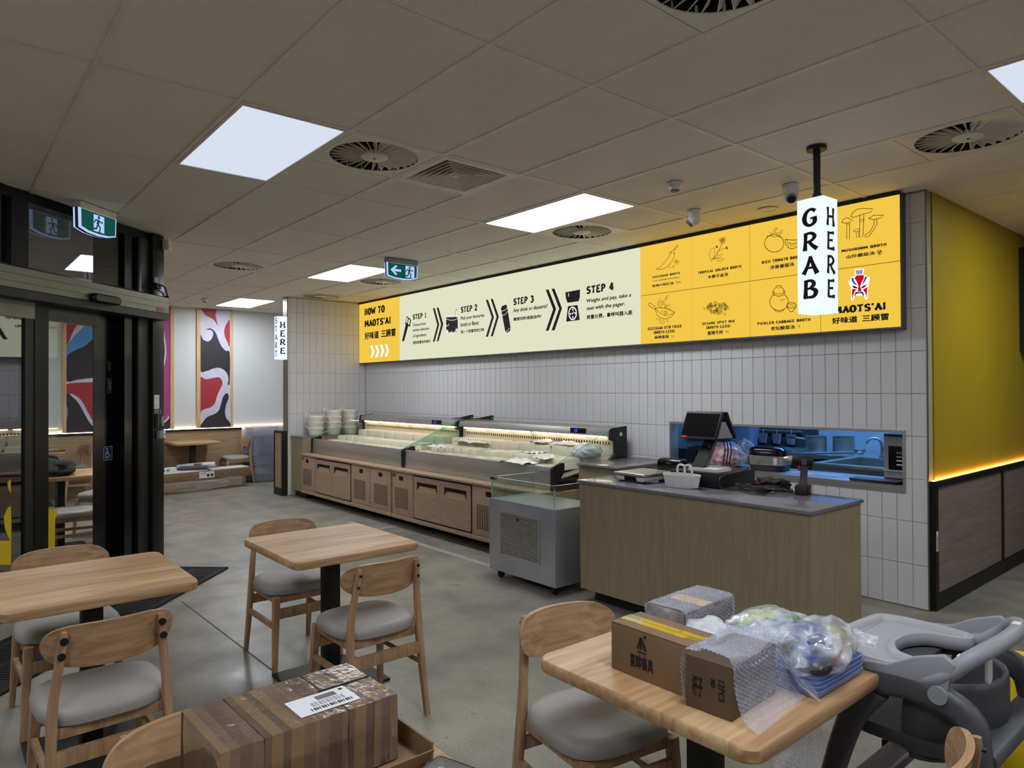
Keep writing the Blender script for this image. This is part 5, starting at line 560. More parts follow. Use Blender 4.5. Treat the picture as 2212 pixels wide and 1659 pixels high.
for word,fn,n in (('START',lambda p,h:(-.04+p[0],-.07-h,p[1]),5),('HERE',lambda p,h:(.03+h,p[0],p[1]),4)):
    b=B()
    for k,ch in enumerate(word):
        zc=(2.61-.122*k) if n==5 else (2.545-.128*k); brush(b,ch,-.042,.042,zc-.045,zc+.045,fn,.0008)
    build('lettering',b,'ink',bd)
build('wall_bracket',B().box(-.06,.07,2.3,-.02,.076,2.4),'alu',ss)
# ================================================================ DISPLAY FRIDGES
FY=4.09
def fridge(name,label,x0):
    t=thing(name,label,'fridge',(x0,FY,0),0,'open display fridges under the menu sign'); L_=2.552; bz0,bz1=.10,.655
    # cabinet carcass around the doors, with a plinth tray
    c=build('cabinet',B().box(0,.012,bz0,L_,1.1,.64),'lam',t); build('top_ledge',B().box(0,-.012,.636,L_,.2,.66),'lam',t,bev=.004); build('bottom_rail',B().box(0,-.004,bz0,L_,.03,.145),'lam',t,bev=.003)
    build('underframe',B().box(.12,.12,.06,L_-.12,1.0,.10),'black',t)
    def vent(a,b_,cols,s0,s1,z0,z1,hand):
        p=build('vent_panel',B().box(a,-.001,.15,b_,.013,.618),'lam',t,bev=.002)
        b=B(); n=17
        for i in range(cols):
            for k in range(n):
                xx=s0+(s1-s0)*(i+.12)/cols; zz=z0+(z1-z0)*k/n; b.box(xx,-.0022,zz,xx+(s1-s0)/cols*.66,-.0009,zz+(z1-z0)/n*.52)
        o=build('vent_slots',b,'void',p); o['kind']='stuff'
        build('pull_slot',B().prism(rrect(.095,.05,.02,4,hand,.565),lambda q,k:(q[0],-.0008-.0012*k,q[1])),'void',p)
        return p
    p=vent(.015,.46,8,.07,.36,.225,.46,.21); build('rating_plate',B().box(.025,-.0025,.57,.085,-.001,.61),'casing',p)
    vent(1.555,2.045,8,1.63,1.93,.215,.455,1.82); vent(2.055,2.54,8,2.15,2.47,.215,.455,2.30)
    build('door_recess',B().box(.468,.004,.148,1.545,.0125,.628),'void',t)
    for a,b_ in ((.482,1.004),(1.008,1.53)):
        m_=(a+b_)/2; w_=.20; zt,zb=.56,.455
        # door leaf with a real pocket: frame of four blocks round the scoop
        d=build('door',B().box(a,-.006,.162,b_,.010,zb).box(a,-.006,zt,b_,.010,.616).box(a,-.006,zb,m_-w_,.010,zt).box(m_+w_,-.006,zb,b_,.010,zt),'lam',t)
        build('handle_pocket',B().box(m_-w_,.008,zb,m_+w_,.0118,zt),'void',d)
        build('handle_scoop',B().add([(m_-w_,-.0058,zb),(m_+w_-.012,-.0058,zb),(m_+w_-.05,.007,zt-.022),(m_-w_+.06,.007,zt-.022),(m_-w_,.0075,zb),(m_+w_-.012,.0075,zb),(m_+w_-.05,.0079,zt-.022),(m_-w_+.06,.0079,zt-.022)],[(0,1,2,3),(4,7,6,5),(0,4,5,1),(3,2,6,7),(0,3,7,4),(1,5,6,2)]),'lam',d)
    for xx in (.2,1.27,2.35):
        w_=build('castor',B().cyl((xx,.18,.0325),(xx+.03,.18,.0325),.032,n=16).box(xx-.005,.15,.03,xx,.21,.075).box(xx+.03,.15,.03,xx+.035,.21,.075),'black',t)
    # stainless fascia and well
    a=.03; b_=L_-.03
    build('front_fascia',B().hexa([(a,.155,.662),(b_,.155,.662),(b_,.18,.662),(a,.18,.662),(a,.165,.868),(b_,.165,.868),(b_,.185,.868),(a,.185,.868)]),'steel',t,bev=.003)
    build('maker_badge',B().box(b_-.13,.157,.83,b_-.02,.162,.85),'blue',t)
    build('well_floor',B().hexa([(a,.185,.74),(b_,.185,.74),(b_,1.02,.86),(a,1.02,.86),(a,.185,.75),(b_,.185,.75),(b_,1.02,.87),(a,1.02,.87)]),'steel',t)
    bp=build('back_panel',B().hexa([(a,1.0,.86),(b_,1.0,.86),(b_,1.03,.86),(a,1.03,.86),(a,1.0,1.10),(b_,1.0,1.10),(b_,1.03,1.10),(a,1.03,1.10)]),'cream',t)
    b=B()
    for k in range(64): b.box(.12+k*.037,.998,1.025,.134+k*.037,1.0005,1.055)
    o=build('air_slots',b,'void',bp); o['kind']='stuff'
    build('canopy',B().add([(a,.93,1.115),(b_,.93,1.115),(b_,1.16,1.10),(a,1.16,1.10),(a,.945,1.185),(b_,.945,1.185),(b_,1.16,1.20),(a,1.16,1.20)],[(0,3,2,1),(4,5,6,7),(0,1,5,4),(1,2,6,5),(2,3,7,6),(3,0,4,7)]),'steel',t,bev=.003)
    build('light_tube',B().cyl((.1,.965,1.10),(L_*.52,.965,1.10),.007,n=10),'warm',t); build('light_tube',B().cyl((L_*.54,.965,1.10),(L_-.1,.965,1.10),.007,n=10),'warm',t)
    for xx in (.55,1.0,1.75,2.2): build('tube_clip',B().box(xx,.95,1.082,xx+.03,.98,1.116),'clearplastic',t)
    cd=build('control_display',B().box(L_-.56,.932,1.125,L_-.34,.945,1.178),'black_gloss',t)
    text('22',L_-.50,L_-.455,1.138,1.166,lambda p,h:(p[0],.9305-h,p[1]),'lcd',cd,0,.0006,'digits')
    for xa,xb in ((0,.03),(L_-.03,L_)):
        build('end_bracket',B().prism([(.15,.66),(.18,.66),(.30,.83),(.30,.90),(.28,.905),(.16,.872),(.15,.85)],lambda q,k:(xa if k==0 else xb,q[0],q[1])),'black',t); build('end_panel',B().prism([(.90,.88),(1.16,.86),(1.16,1.205),(.935,1.19),(.92,1.08),(.99,1.06),(.99,.95)],lambda q,k:(xa if k==0 else xb,q[0],q[1])),'black',t)
        xm=(xa+xb)/2; build('side_glass',B().prism([(.19,.875),(.30,.90),(1.0,.93),(1.0,1.10),(.945,1.19),(.19,.885)],lambda q,k:(xm-.004+.008*k,q[0],q[1])),'gtint' if xa else 'glass',t); build('glass_edge',B().tube([(xm,.19,.887),(xm,.945,1.192)],.004,6),'gedge',t)
    k_=build('end_lock',B().lathe([(0,0),(.02,0),(.02,.003),(0,.003)],16),'white',t); k_.rotation_euler=(0,PI/2,0); k_.location=(L_+.0005,1.07,1.13)
    return t
f1=fridge('display_fridge','timber fronted display fridge next to the stacked bowls',-9.60); f2=dup(f1,'timber fronted display fridge next to the pay counter, with tissue among its tubs',(-7.035,FY,0))
for ch in f2.children:
    if ch.name.startswith('side_glass') and ch.data.materials[0]==M['gtint']: ch.data=ch.data.copy(); ch.data.materials[0]=M['glass']
# ---- cream food tubs stepping up inside the fridges
def tub_mesh(w_,d,h_):
    b=B(); r=.018
    b.loft([[(x,y,z) for x,y in rrect(w_-i*2,d-i*2,max(r-i*.3,.004),2)] for z,i in ((0,0),(h_*.12,0),(h_*.13,.004),(h_*.9,.009),(h_,.016))],(1,1)); return b
TG={}
def tub(w_,d,h_,x,y,z,label,group,rz=0):
    k=(w_,d,h_)
    if k in TG: o=share(TG[k],None,(x,y,z),(0,0,rz))
    else: o=TG[k]=build('food_tub',tub_mesh(*k),'cream'); o.location=(x,y,z); o.rotation_euler=(0,0,rz)
    return tag(o,label,'tub',group)
wl=lambda y:.75+.12*(y-.185)/.835+.002      # sloping well floor height at depth y behind the fridge front
for (xs,w_,n,row,yc,h_,d,lb) in ((-9.30,.252,9,'back',.86,.135,.24,'left'),(-9.33,.252,9,'middle',.55,.105,.26,'left'),(-9.30,.252,9,'front',.32,.085,.16,'left'),(-6.90,.153,6,'back',.86,.135,.24,'right'),(-6.88,.153,6,'middle',.55,.105,.26,'right'),(-6.86,.153,6,'front',.32,.085,.16,'right'),(-5.90,.25,5,'back',.86,.135,.24,'right'),(-5.88,.25,5,'middle',.55,.105,.26,'right'),(-5.86,.25,5,'front',.32,.085,.16,'right')):
    for k in range(n):
        big=w_>.2 and lb=='right'
        side={'left':'next to the bowls','right':'next to the pay counter'}[lb]
        lab=f"{'wide' if big else 'plain' if lb=='left' else 'narrow'} cream tub, {row} row of fridge {side}"
        lab+=', '+('first','second','third','fourth','fifth','sixth','seventh','eighth','ninth')[k]+' from left'
        zz=wl(yc)+.006+random.uniform(0,.004)+(.012 if big and k in(1,3) else 0)
        tub(w_-.004,d,h_,xs+w_*(k+.5),FY+yc+random.uniform(-.006,.006),zz,lab,f'{"wide" if big else "plain" if lb=="left" else "narrow"} {row} row tubs {side}')
def sheet(name,nx,ny,fn,m,label=None,cat=None,parent=None,group=None,th=0):
    b=B(); vs=[fn(i/nx,j/ny) for j in range(ny+1) for i in range(nx+1)]; n=nx+1
    b.add(vs,[(j*n+i,j*n+i+1,(j+1)*n+i+1,(j+1)*n+i) for j in range(ny) for i in range(nx)],0,True); o=build(name,b,m,parent,auto=80)
    if th: md=o.modifiers.new('s','SOLIDIFY'); md.thickness=th
    if label: tag(o,label,cat,group)
    return o
def tissue(x,y,z,sx,sy,seed,label):
    def fn(u,v):
        q=Vector((u*3+seed,v*3,seed)); h=noise.noise(q)*.03+noise.noise(q*2.7)*.018
        return (x+(u-.5)*sx+noise.noise(q+Vector((5,0,0)))*.03,y+(v-.5)*sy+noise.noise(q+Vector((0,9,0)))*.03,z+abs(h)+.004+.02*math.sin(3*u)*v)
    sheet('tissue_sheet',18,14,fn,'tissue',label,'tissue',None,'crumpled tissue among the tubs',.001)
for a in ((-5.05,4.33,.862,.42,.2,1.3,'long crumpled white tissue lying along the fridge front edge'),(-4.86,4.48,.905,.2,.16,4.1,'bunched white tissue beside the black fridge end bracket'),(-5.42,4.96,1.006,.22,.2,7.7,'white tissue standing up on a back row wide tub'),(-5.05,4.95,1.006,.3,.2,9.2,'white tissue over back row tubs near the black fridge end'),(-6.45,4.80,.95,.6,.08,12.5,'thin white tissue strip along the narrow back tubs'),(-6.6,4.42,.912,.35,.07,15.1,'white tissue strip in front of narrow middle tubs'),(-5.25,4.72,.91,.25,.14,18.4,'white tissue bridging the wide middle tubs')): tissue(*a)
def blob(name,c,r,seed,m,parent=None,amp=.25,fr=2.2,sub=4,flatb=True,rz=0):
    bm=bmesh.new(); bmesh.ops.create_icosphere(bm,subdivisions=sub,radius=1); b=B()
    for v in bm.verts:
        p=v.co.copy(); n=1+amp*noise.noise(p*fr+Vector((seed,0,0)))+amp*.6*(1-2*abs(noise.noise(p*fr*2.3+Vector((0,seed,3)))))*.6
        q=Vector((p.x*r[0]*n,p.y*r[1]*n,p.z*r[2]*n)); 
        if flatb: q.z=max(q.z,-r[2]*.55)
        b.v.append((c[0]+q.x*math.cos(rz)-q.y*math.sin(rz),c[1]+q.x*math.sin(rz)+q.y*math.cos(rz),c[2]+q.z))
    b.f=[tuple(v.index for v in f.verts) for f in bm.faces]; b.k=[0]*len(b.f); b.sm=[True]*len(b.f); bm.free()
    return build(name,b,m,parent,auto=60)
tag(blob('clear_bag',(-4.66,4.86,.965),(.15,.13,.08),3,'wbag'),'crumpled frosted plastic bag at the black fridge end','bag')
def blade_thing(x,y,rz,label):
    t=thing('black_bracket',label,'bracket',(x,y,1.205),rz,'black folded brackets on the fridge canopy'); build('arm',B().hexa([(0,-.02,0),(.42,-.02,0),(.42,.02,0),(0,.02,0),(0,-.012,.006),(.42,-.02,.03),(.42,.02,.03),(0,.012,.006)]),'black',t); build('cover_blade',B().hexa([(.2,-.022,.012),(.42,-.022,.03),(.42,.022,.03),(.2,.022,.012),(.2,-.022,.018),(.42,-.022,.055),(.42,.022,.055),(.2,.022,.018)]),'black_gloss',t); build('green_tip',B().box(.42,-.014,.012,.435,.014,.03),'sgreen',t)
blade_thing(-7.28,5.12,0,'black folded bracket on the canopy nearer the bowls'); blade_thing(-6.95,5.16,.05,'black folded bracket on the canopy nearer the pay counter')
# ---- cabinet with bowls at the left end
t=thing('side_cabinet','beige end cabinet with stone top carrying the stacked bowls','cabinet',(-10.03,4.12,0)); build('body',B().box(0,0,.1,.42,1.2,.885),'beige',t); build('stone_top',B().box(-.005,-.015,.885,.425,1.22,.9),'stone',t,bev=.003); build('kick',B().box(.01,.06,0,.41,1.1,.1),'black',t)
def bowlstack(x,y,n,rz,name,tilt=0):
    for k in range(n):
        t=thing('handled_bowl',f'ivory handled bowl, {("lowest","second","third","topmost")[k]} in the {name}','bowl',(x+tilt*k,y,.905+.082*k),rz+.06*k,f'ivory bowls in the {name}')
        pr=[(0,0),(.095,0),(.105,.02),(.122,.085),(.13,.095),(.13,.118),(.124,.118),(.115,.09),(.10,.012),(0,.01)]
        build('body',B().lathe(pr,28,sx=1.0,sy=.86),'bowl',t)
        build('handle',B().tube(catmull([(-.128,-.05,.1),(-.15,-.045,.13),(-.155,0,.15),(-.15,.045,.13),(-.128,.05,.1)],4,False),.008,8),'bowl',t)
bowlstack(-9.80,4.40,3,.3,'stack nearest the white wall end'); bowlstack(-9.79,4.68,4,.3,'middle stack on the end cabinet',.006); bowlstack(-9.78,4.95,4,.3,'stack nearest the fridge canopy')
pl0=build('plate',B().lathe([(0,0),(.06,0),(.105,.02),(.108,.024),(.06,.008),(0,.006)],28),'bowl')
for k in range(9):
    o=pl0 if k==0 else share(pl0); o.location=(-9.70,5.2,.905+.02*k); tag(o,'ivory plate, '+('lowest','second','third','fourth','fifth','sixth','seventh','eighth','topmost')[k]+' in the flat stack behind the bowls','plate','ivory plates in one stack')
# ================================================================ COLD CASE
t=thing('cold_display_case','low stainless cold case with glass rim and vent grille','display case',(-4.565,3.585,0))
Lc,Dc=.80,.49
build('body',B().box(0,0,.075,Lc,Dc,.655),'steel_b',t,bev=.004); build('rim_ledge',B().box(.0,.0,.6551,Lc,.07,.66).box(0,.07,.6551,.07,Dc,.66).box(Lc-.05,.07,.6551,Lc,Dc,.66),'steel_b',t); build('inner_tray',B().box(.07,.07,.6551,Lc-.05,Dc,.6575),'steel',t)
gf=build('grille_frame',B().box(.14,-.006,.21,.63,.0,.225).box(.14,-.006,.56,.63,.0,.575).box(.14,-.006,.225,.155,0,.56).box(.615,-.006,.225,.63,0,.56),'steel',t); build('grille_back',B().box(.155,-.001,.225,.615,.0,.56),'void',t)
b=B()
for k in range(29): b.box(.155+.0159*k,-.004,.225,.1612+.0159*k,-.001,.56)
for k in range(21): b.box(.155,-.0038,.225+.016*k,.615,-.0012,.2315+.016*k)
o=build('grille_mesh',b,'steel',t); o['kind']='stuff'
build('grille_lock',B().cyl((.37,-.007,.53),(.37,-.003,.53),.012,n=14),'black',t)
for xx in (.07,Lc-.07):
    for yy in (.07,Dc-.07): build('castor',B().cyl((xx-.012,yy,.03),(xx+.012,yy,.03),.03,n=16).box(xx-.018,yy-.02,.04,xx+.018,yy+.02,.075),'black',t)
zg=.838
build('front_glass',B().box(.02,.012,.66,Lc-.02,.018,zg),'glass',t); build('side_glass',B().box(.02,.02,.66,.026,Dc,zg),'glass',t); build('side_glass',B().box(Lc-.026,.02,.66,Lc-.02,Dc,zg),'glass',t)
build('glass_edge',B().box(.02,.011,zg,Lc-.02,.019,zg+.003).box(.019,.012,zg,.027,Dc,zg+.003).box(Lc-.027,.012,zg,Lc-.019,Dc,zg+.003).box(Lc-.024,.010,.66,Lc-.018,.017,zg).box(.018,.010,.66,.024,.017,zg),'gedge',t)
for xx in (.03,Lc-.03): build('corner_clip',B().box(xx-.025,.005,zg-.02,xx+.025,.025,zg+.004).box(xx-.008,.02,zg-.02,xx+.008,.06,zg+.004),'dgrey',t)
# ================================================================ COUNTERS
t=thing('pay_counter','long beige laminate pay counter with grey stone top','counter',(0,0,0))
build('front_panel',B().box(-3.615,3.70,.095,-1.85,3.72,.873),'beige',t); build('end_panel',B().box(-1.87,3.72,.0,-1.85,4.32,.873),'beige',t); build('end_panel',B().box(-3.615,3.72,.095,-3.595,4.32,.873),'beige',t); build('back_panel',B().box(-3.595,4.30,.095,-1.87,4.32,.873),'beige',t); build('plinth',B().box(-3.56,3.80,0,-1.9,4.25,.095),'black',t)
build('stone_top',B().box(-3.635,3.682,.874,-1.838,4.335,.895),'stone',t,bev=.003)
t=thing('back_counter','small grey stone topped counter between fridge and pay counter','counter',(0,0,0)); build('body',B().box(-4.46,4.55,.1,-3.99,WY-.01,.872),'beige',t); build('stone_top',B().box(-4.468,4.53,.873,-3.965,WY-.003,.895),'stone',t,bev=.003); build('plinth',B().box(-4.44,4.6,0,-4.02,WY-.05,.1),'black',t)
# ---- things on the pay counter
ZC=.895
t=thing('weighing_scale','flat steel plate weighing scale with white feet on pay counter','scale',(-3.275,4.02,ZC))
build('plate',B().loft([[(x,y,z) for x,y in rrect(.29-i,.34-i,.012,3)] for z,i in ((.052,0),(.066,0),(.069,.006))]),'steel',t); build('plate_skirt',B().box(-.138,-.163,.044,.138,.163,.053),'dgrey',t)
build('housing',B().hexa([(-.12,-.15,.012),(.12,-.15,.012),(.12,.15,.012),(-.12,.15,.012),(-.135,-.16,.045),(.135,-.16,.045),(.135,.16,.045),(-.135,.16,.045)]),'white',t,bev=.004); build('display',B().box(-.045,-.163,.012,.06,-.15,.043),'black_gloss',t)
for sx in (-1,1):
    for sy in (-1,1): build('foot',B().cyl((sx*.1,sy*.13,0),(sx*.1,sy*.13,.014),.014,n=12),'black',t)
t=thing('white_caddy','white oval plastic caddy with twin loop handle on pay counter','caddy',(-2.875,3.935,ZC),.1)
build('tub',B().lathe([(0,0),(.11,0),(.122,.008),(.136,.078),(.14,.08),(.14,.092),(.134,.092),(.118,.012),(0,.01)],32,sx=1,sy=.55),'white',t,)
build('divider',B().box(-.002,-.07,.01,.002,.07,.085),'white',t)
build('handle',B().tube(catmull([(-.055,.04,.08),(-.055,.04,.13),(-.04,.04,.148),(-.015,.04,.148),(0,.04,.135),(.0,.04,.08)],4,False),.008,8).tube(catmull([(0,.04,.08),(0,.04,.135),(.015,.04,.148),(.04,.04,.148),(.055,.04,.13),(.055,.04,.08)],4,False),.008,8),'white',t)
t=thing('cash_drawer','black metal cash drawer under the till screens','cash drawer',(-2.85,4.265,ZC)); build('case',B().box(-.2,-.22,.006,.2,.22,.1),'black',t,bev=.003); build('drawer_front',B().box(-.19,-.226,.015,.19,-.219,.085),'black',t,bev=.002); build('feet',B().box(-.18,-.2,0,-.15,-.17,.006).box(.15,-.2,0,.18,-.17,.006).box(-.18,.17,0,-.15,.2,.006).box(.15,.17,0,.18,.2,.006),'black',t)
t=thing('pos_terminal','black dual screen till terminal standing on the cash drawer','till',(-2.85,4.20,ZC+.1),0)
build('base',B().loft([[(x+.02,y,z) for x,y in rrect(.24-i,.19-i,.02,3)] for z,i in ((0,0),(.02,0),(.028,.02))]),'white',t); build('stand',B().hexa([(-.075,-.09,.02),(.045,-.09,.02),(.045,-.06,.02),(-.075,-.06,.02),(-.03,.02,.235),(.07,.02,.235),(.07,.05,.235),(-.03,.05,.235)]),'casing',t,bev=.006); build('stand_front',B().hexa([(-.068,-.0925,.028),(.036,-.0925,.028),(.036,-.089,.028),(-.068,-.089,.028),(-.024,.015,.23),(.062,.015,.23),(.062,.02,.23),(-.024,.02,.23)]),'black',t); build('stand_disc',B().cyl((.006,-.028,.155),(.006,-.024,.157),.036,n=24),'black_gloss',t)
def screen(y0,y1,sgn,x0,x1,name,back):
    zl,zh=.222,.412
    P_=[(x0,y0,zl),(x1,y0,zl),(x1,y0+.022*sgn,zl-.004),(x0,y0+.022*sgn,zl-.004),(x0,y1,zh),(x1,y1,zh),(x1,y1+.022*sgn,zh-.004),(x0,y1+.022*sgn,zh-.004)]
    s_=build(name,B().hexa(P_) if sgn>0 else B().add(P_,[(0,1,2,3),(4,7,6,5),(0,4,5,1),(1,5,6,2),(2,6,7,3),(3,7,4,0)]),'black',t,bev=.005)
    e=-.0015*sgn; k0,k1=.09,.93; f=lambda a,b_:(x0+(x1-x0)*a,y0+(y1-y0)*b_+e,zl+(zh-zl)*b_)
    g_=B().add([f(.04,k0),f(.96,k0),f(.96,k1),f(.04,k1)],[(0,1,2,3)]); build('display',g_,'black_gloss',s_); 
    return s_
s1=screen(-.06,.03,1,-.194,.105,'customer_screen',0); b=B(); f=lambda a,b_:(-.194+.299*a,-.06+.09*b_-.0034,.222+.19*b_); b.add([f(.05,.03),f(.21,.03),f(.21,.1),f(.05,.1)],[(0,1,2,3)]); build('red_sticker',b,'red',s1)
screen(.21,.10,-1,-.16,.105,'cashier_screen',1); build('hinge_block',B().hexa([(-.1,-.015,.225),(.1,-.015,.225),(.1,.17,.225),(-.1,.17,.225),(-.09,.05,.34),(.09,.05,.34),(.09,.095,.34),(-.09,.095,.34)]),'grey',t,bev=.004)
b=B()
for k,(x,) in enumerate(((.05,),(.075,),(.1,))): b.tube(catmull([(x,.12,.225),(x+.01,.13,.14),(x-.02,.16,.07),(x-.03,.17,.01)],5,False),.004,6)
build('cables',b,'black',t)
t=thing('receipt_printer','black receipt printer behind the weighing scale','printer',(-3.20,4.275,ZC)); build('body',B().prism([(-.055,0),(.055,0),(.055,.12),(.03,.15),(-.04,.15),(-.06,.125)],lambda q,k:(-.105+.21*k,q[0],q[1])),'black_gloss',t,bev=.01); build('paper_slot',B().box(-.085,-.02,.1502,.085,-.008,.152),'void',t); build('button',B().box(-.02,-.0615,.115,.02,-.058,.125),'casing',t)
t=thing('cordless_drill','black cordless drill standing on its battery on pay counter','drill',(-2.175,4.25,ZC),.25)
build('battery',B().loft([[(x,y,z) for x,y in rrect(.085-i,.105-i,.012,3)] for z,i in ((0,.004),(.006,0),(.055,0),(.062,.01))]),'black',t); build('battery_clip',B().box(.0425,-.02,.018,.045,.02,.045),'red',t)
build('grip',B().loft([[(dx+x,y,z) for x,y in rrect(a,b_,min(a,b_)*.4,3)] for z,a,b_,dx in ((.058,.06,.055,.0),(.09,.046,.038,.002),(.14,.042,.036,.006),(.18,.05,.042,.008))]),'dgrey',t)
build('motor_body',B().tube([(.06,0,.215),(.05,0,.215),(-.02,0,.216),(-.06,0,.218)],[.028,.034,.034,.028],16),'black',t); build('chuck',B().tube([(-.06,0,.218),(-.085,0,.219),(-.1,0,.22),(-.118,0,.221)],[.024,.022,.019,.01],14),'steel',t); build('trigger',B().box(-.03,-.008,.15,-.012,.008,.185),'red',t,bev=.003); build('belt_clip',B().box(.0,-.038,.19,.03,-.033,.23),'casing',t)
b=B()
for k in range(7):
    a0=random.uniform(0,6); rr=.06+.009*k; b.tube([( -2.44+rr*1.5*math.cos(a),4.13+rr*.75*math.sin(a)+.008*k,ZC+.006+.004*k+.004*math.sin(3*a+k)) for a in [a0+5.6*j/24 for j in range(25)]],.0042,6)
b.tube(catmull([(-2.60,4.32,ZC+.13),(-2.615,4.24,ZC+.108),(-2.62,4.02,ZC+.09),(-2.60,3.99,ZC+.02),(-2.5,4.06,ZC+.008),(-2.38,4.0,ZC+.008),(-2.3,4.03,ZC+.006)],6,False),.0042,6)
tag(build('cable_coil',b,'black'),'black cable loosely coiled in front of the cash drawer','cable')
g=tag(blob('work_glove',(-2.44,4.30,ZC+.034),(.09,.05,.038),11,mat('dark_brown_leather','2A1917',.55,var=.2),None,.5,2.6),'crumpled dark brown work glove behind the cable coil','glove'); blob('cuff',(-2.36,4.33,ZC+.03),(.05,.04,.036),5,'rubber',g,.5,3)
t=thing('spring_clamp','small black spring clamp lying beside the drill','clamp',(-2.29,4.235,ZC),.5)
build('jaw',B().hexa([(-.07,-.012,.004),(.05,-.015,.004),(.05,.003,.004),(-.07,.0,.004),(-.07,-.01,.018),(.05,-.012,.022),(.05,.0,.022),(-.07,-.002,.018)]),'black',t,bev=.002); build('jaw',B().hexa([(-.07,.004,.004),(.05,.01,.004),(.05,.026,.004),(-.07,.012,.004),(-.07,.006,.018),(.05,.012,.022),(.05,.024,.022),(-.07,.01,.018)]),'black',t,bev=.002); build('spring',B().cyl((.0,-.004,.012),(.0,.014,.012),.01,n=12),'pine',t)
# ================================================================ KITCHEN BEYOND THE PASS WINDOW
pw=struct(build('window_1',B().box(-4.055,WY-.006,.812,-1.983,WY+.02,.832).box(-4.055,WY-.006,1.243,-1.983,WY+.02,1.263).box(-4.055,WY-.006,.832,-4.04,WY+.02,1.243).box(-1.998,WY-.006,.832,-1.983,WY+.02,1.243),'steel'))
build('window_reveal',B().box(-4.05,WY+.02,1.246,-1.988,WY+.12,1.25).box(-4.05,WY+.02,.832,-4.042,WY+.12,1.246).box(-1.996,WY+.02,.832,-1.988,WY+.12,1.246),'steel',pw)
struct(build('wall_kitchen',B().box(-5.6,7.7,0,CX-.2,7.8,2.6).box(-5.7,WY+.12,0,-5.6,7.7,2.6),'kwall')); struct(build('ceiling_kitchen',B().box(-5.6,WY+.12,2.5,CX-.2,7.7,2.6),'kwall')); 
kl=bpy.data.lights.new('kitchen_tube','AREA'); kl.shape='RECTANGLE'; kl.size=1.6; kl.size_y=.25; kl.energy=KITCHEN*10; kl.color=(.16,.42,1.0); klo=bpy.data.objects.new('kitchen_tube',kl); COL.objects.link(klo); klo.location=(-3.0,6.6,2.45)
t=thing('pass_shelf','stainless shelf behind the pass window','shelf',(0,0,0)); build('top',B().box(-4.04,WY+.0,.833,-1.999,5.82,.862),'steel',t); build('leg',B().box(-4.0,5.75,0,-3.96,5.79,.833),'steel',t); build('leg',B().box(-2.06,5.75,0,-2.02,5.79,.833),'steel',t)
t=thing('kitchen_bench','stainless kitchen bench along the far kitchen wall','bench',(0,0,0)); build('top',B().box(-5.5,6.95,.85,CX-.25,7.68,.89),'steel',t); build('under_cupboard',B().box(-5.5,7.0,0,CX-.25,7.66,.85),'dgrey',t); build('splashback',B().box(-5.5,7.66,.89,-3.75,7.69,1.6),'dgrey',t)
t=thing('rice_cooker','black and silver rice cooker on the pass shelf','rice cooker',(-3.16,5.60,.863),.2)
build('body',B().loft([[(x,y,z) for x,y in rrect(.31-i,.27-i,.07,6)] for z,i in ((.05,0),(.13,-.004))]),'steel',t); build('base',B().loft([[(x,y,z) for x,y in rrect(.29-i,.25-i,.06,6)] for z,i in ((0,.02),(.01,0),(.052,-.015))]),'black',t); build('lid',B().loft([[(x,y,z) for x,y in rrect(.314-i,.274-i,.07,6)] for z,i in ((.13,0),(.178,0),(.198,.03),(.205,.1))]),'black_gloss',t)
build('dial',B().cyl((-.07,-.136,.09),(-.07,-.146,.09),.026,n=24),'steel',t); build('energy_label',B().box(.07,-.1395,.06,.1,-.138,.115),'paper',t)
t=thing('kitchen_sink','stainless sink unit with water running from its tap','sink',(-2.62,6.5,0)); build('rim',B().box(-.4,-.45,.86,.55,-.38,.905).box(-.4,.38,.86,.55,.44,.905).box(-.4,-.38,.86,-.33,.38,.905).box(.48,-.38,.86,.55,.38,.905),'steel',t,bev=.004); build('basin',B().box(-.33,-.38,.6,.48,.38,.605).box(-.33,-.38,.605,-.325,.38,.86).box(.475,-.38,.605,.48,.38,.86).box(-.325,-.38,.605,.475,-.375,.86).box(-.325,.375,.605,.475,.38,.86),'steel',t); build('front_apron',B().box(-.4,-.44,.2,.55,-.41,.86),'steel_b',t); build('leg',B().box(-.38,-.43,0,-.34,-.40,.2).box(.5,-.43,0,.54,-.4,.2).box(-.38,.4,0,-.34,.43,.86).box(.5,.4,0,.54,.43,.86),'steel',t)
fa=build('tap',B().tube(catmull([(-.14,.41,.9),(-.14,.41,1.02),(-.155,.405,1.075),(-.205,.40,1.09),(-.25,.39,1.07),(-.27,.385,1.04)],6,False),.013,10).cyl((-.14,.41,.9),(-.14,.41,.93),.024,n=14),'steel',t); build('tap_lever',B().box(-.12,.40,.97,-.07,.42,1.03),'black',t,bev=.003); build('water_stream',B().tube([(-.27,.37,1.04),(-.30,.33,.86),(-.32,.3,.61)],.007,8),'glass',t)
def pot(x,y,z,r,h_,label,rz,handle):
    t=thing('cooking_pot',label,'pot',(x,y,z),rz,'steel pots by the sink'); build('body',B().lathe([(0,0),(r*.97,0),(r,.01),(r,h_),(r+.006,h_+.003),(r-.006,h_),(r-.008,.012),(0,.01)],28),'steel',t)
    if handle: build('handle',B().tube([(-r,0,h_*.8),(-r-.1,-.03,h_*.88),(-r-.17,-.05,h_*.95)],.011,8),'steel',t); build('grip',B().tube([(-r-.1,-.03,h_*.88),(-r-.18,-.053,h_*.96)],.015,8),'dgrey',t)
pot(-3.50,7.12,.8905,.105,.175,'tall steel pot with long handle by the kitchen sink',0,True); pot(-3.27,7.25,.8905,.105,.18,'tall steel pot behind the handled pot by the sink',1,False)
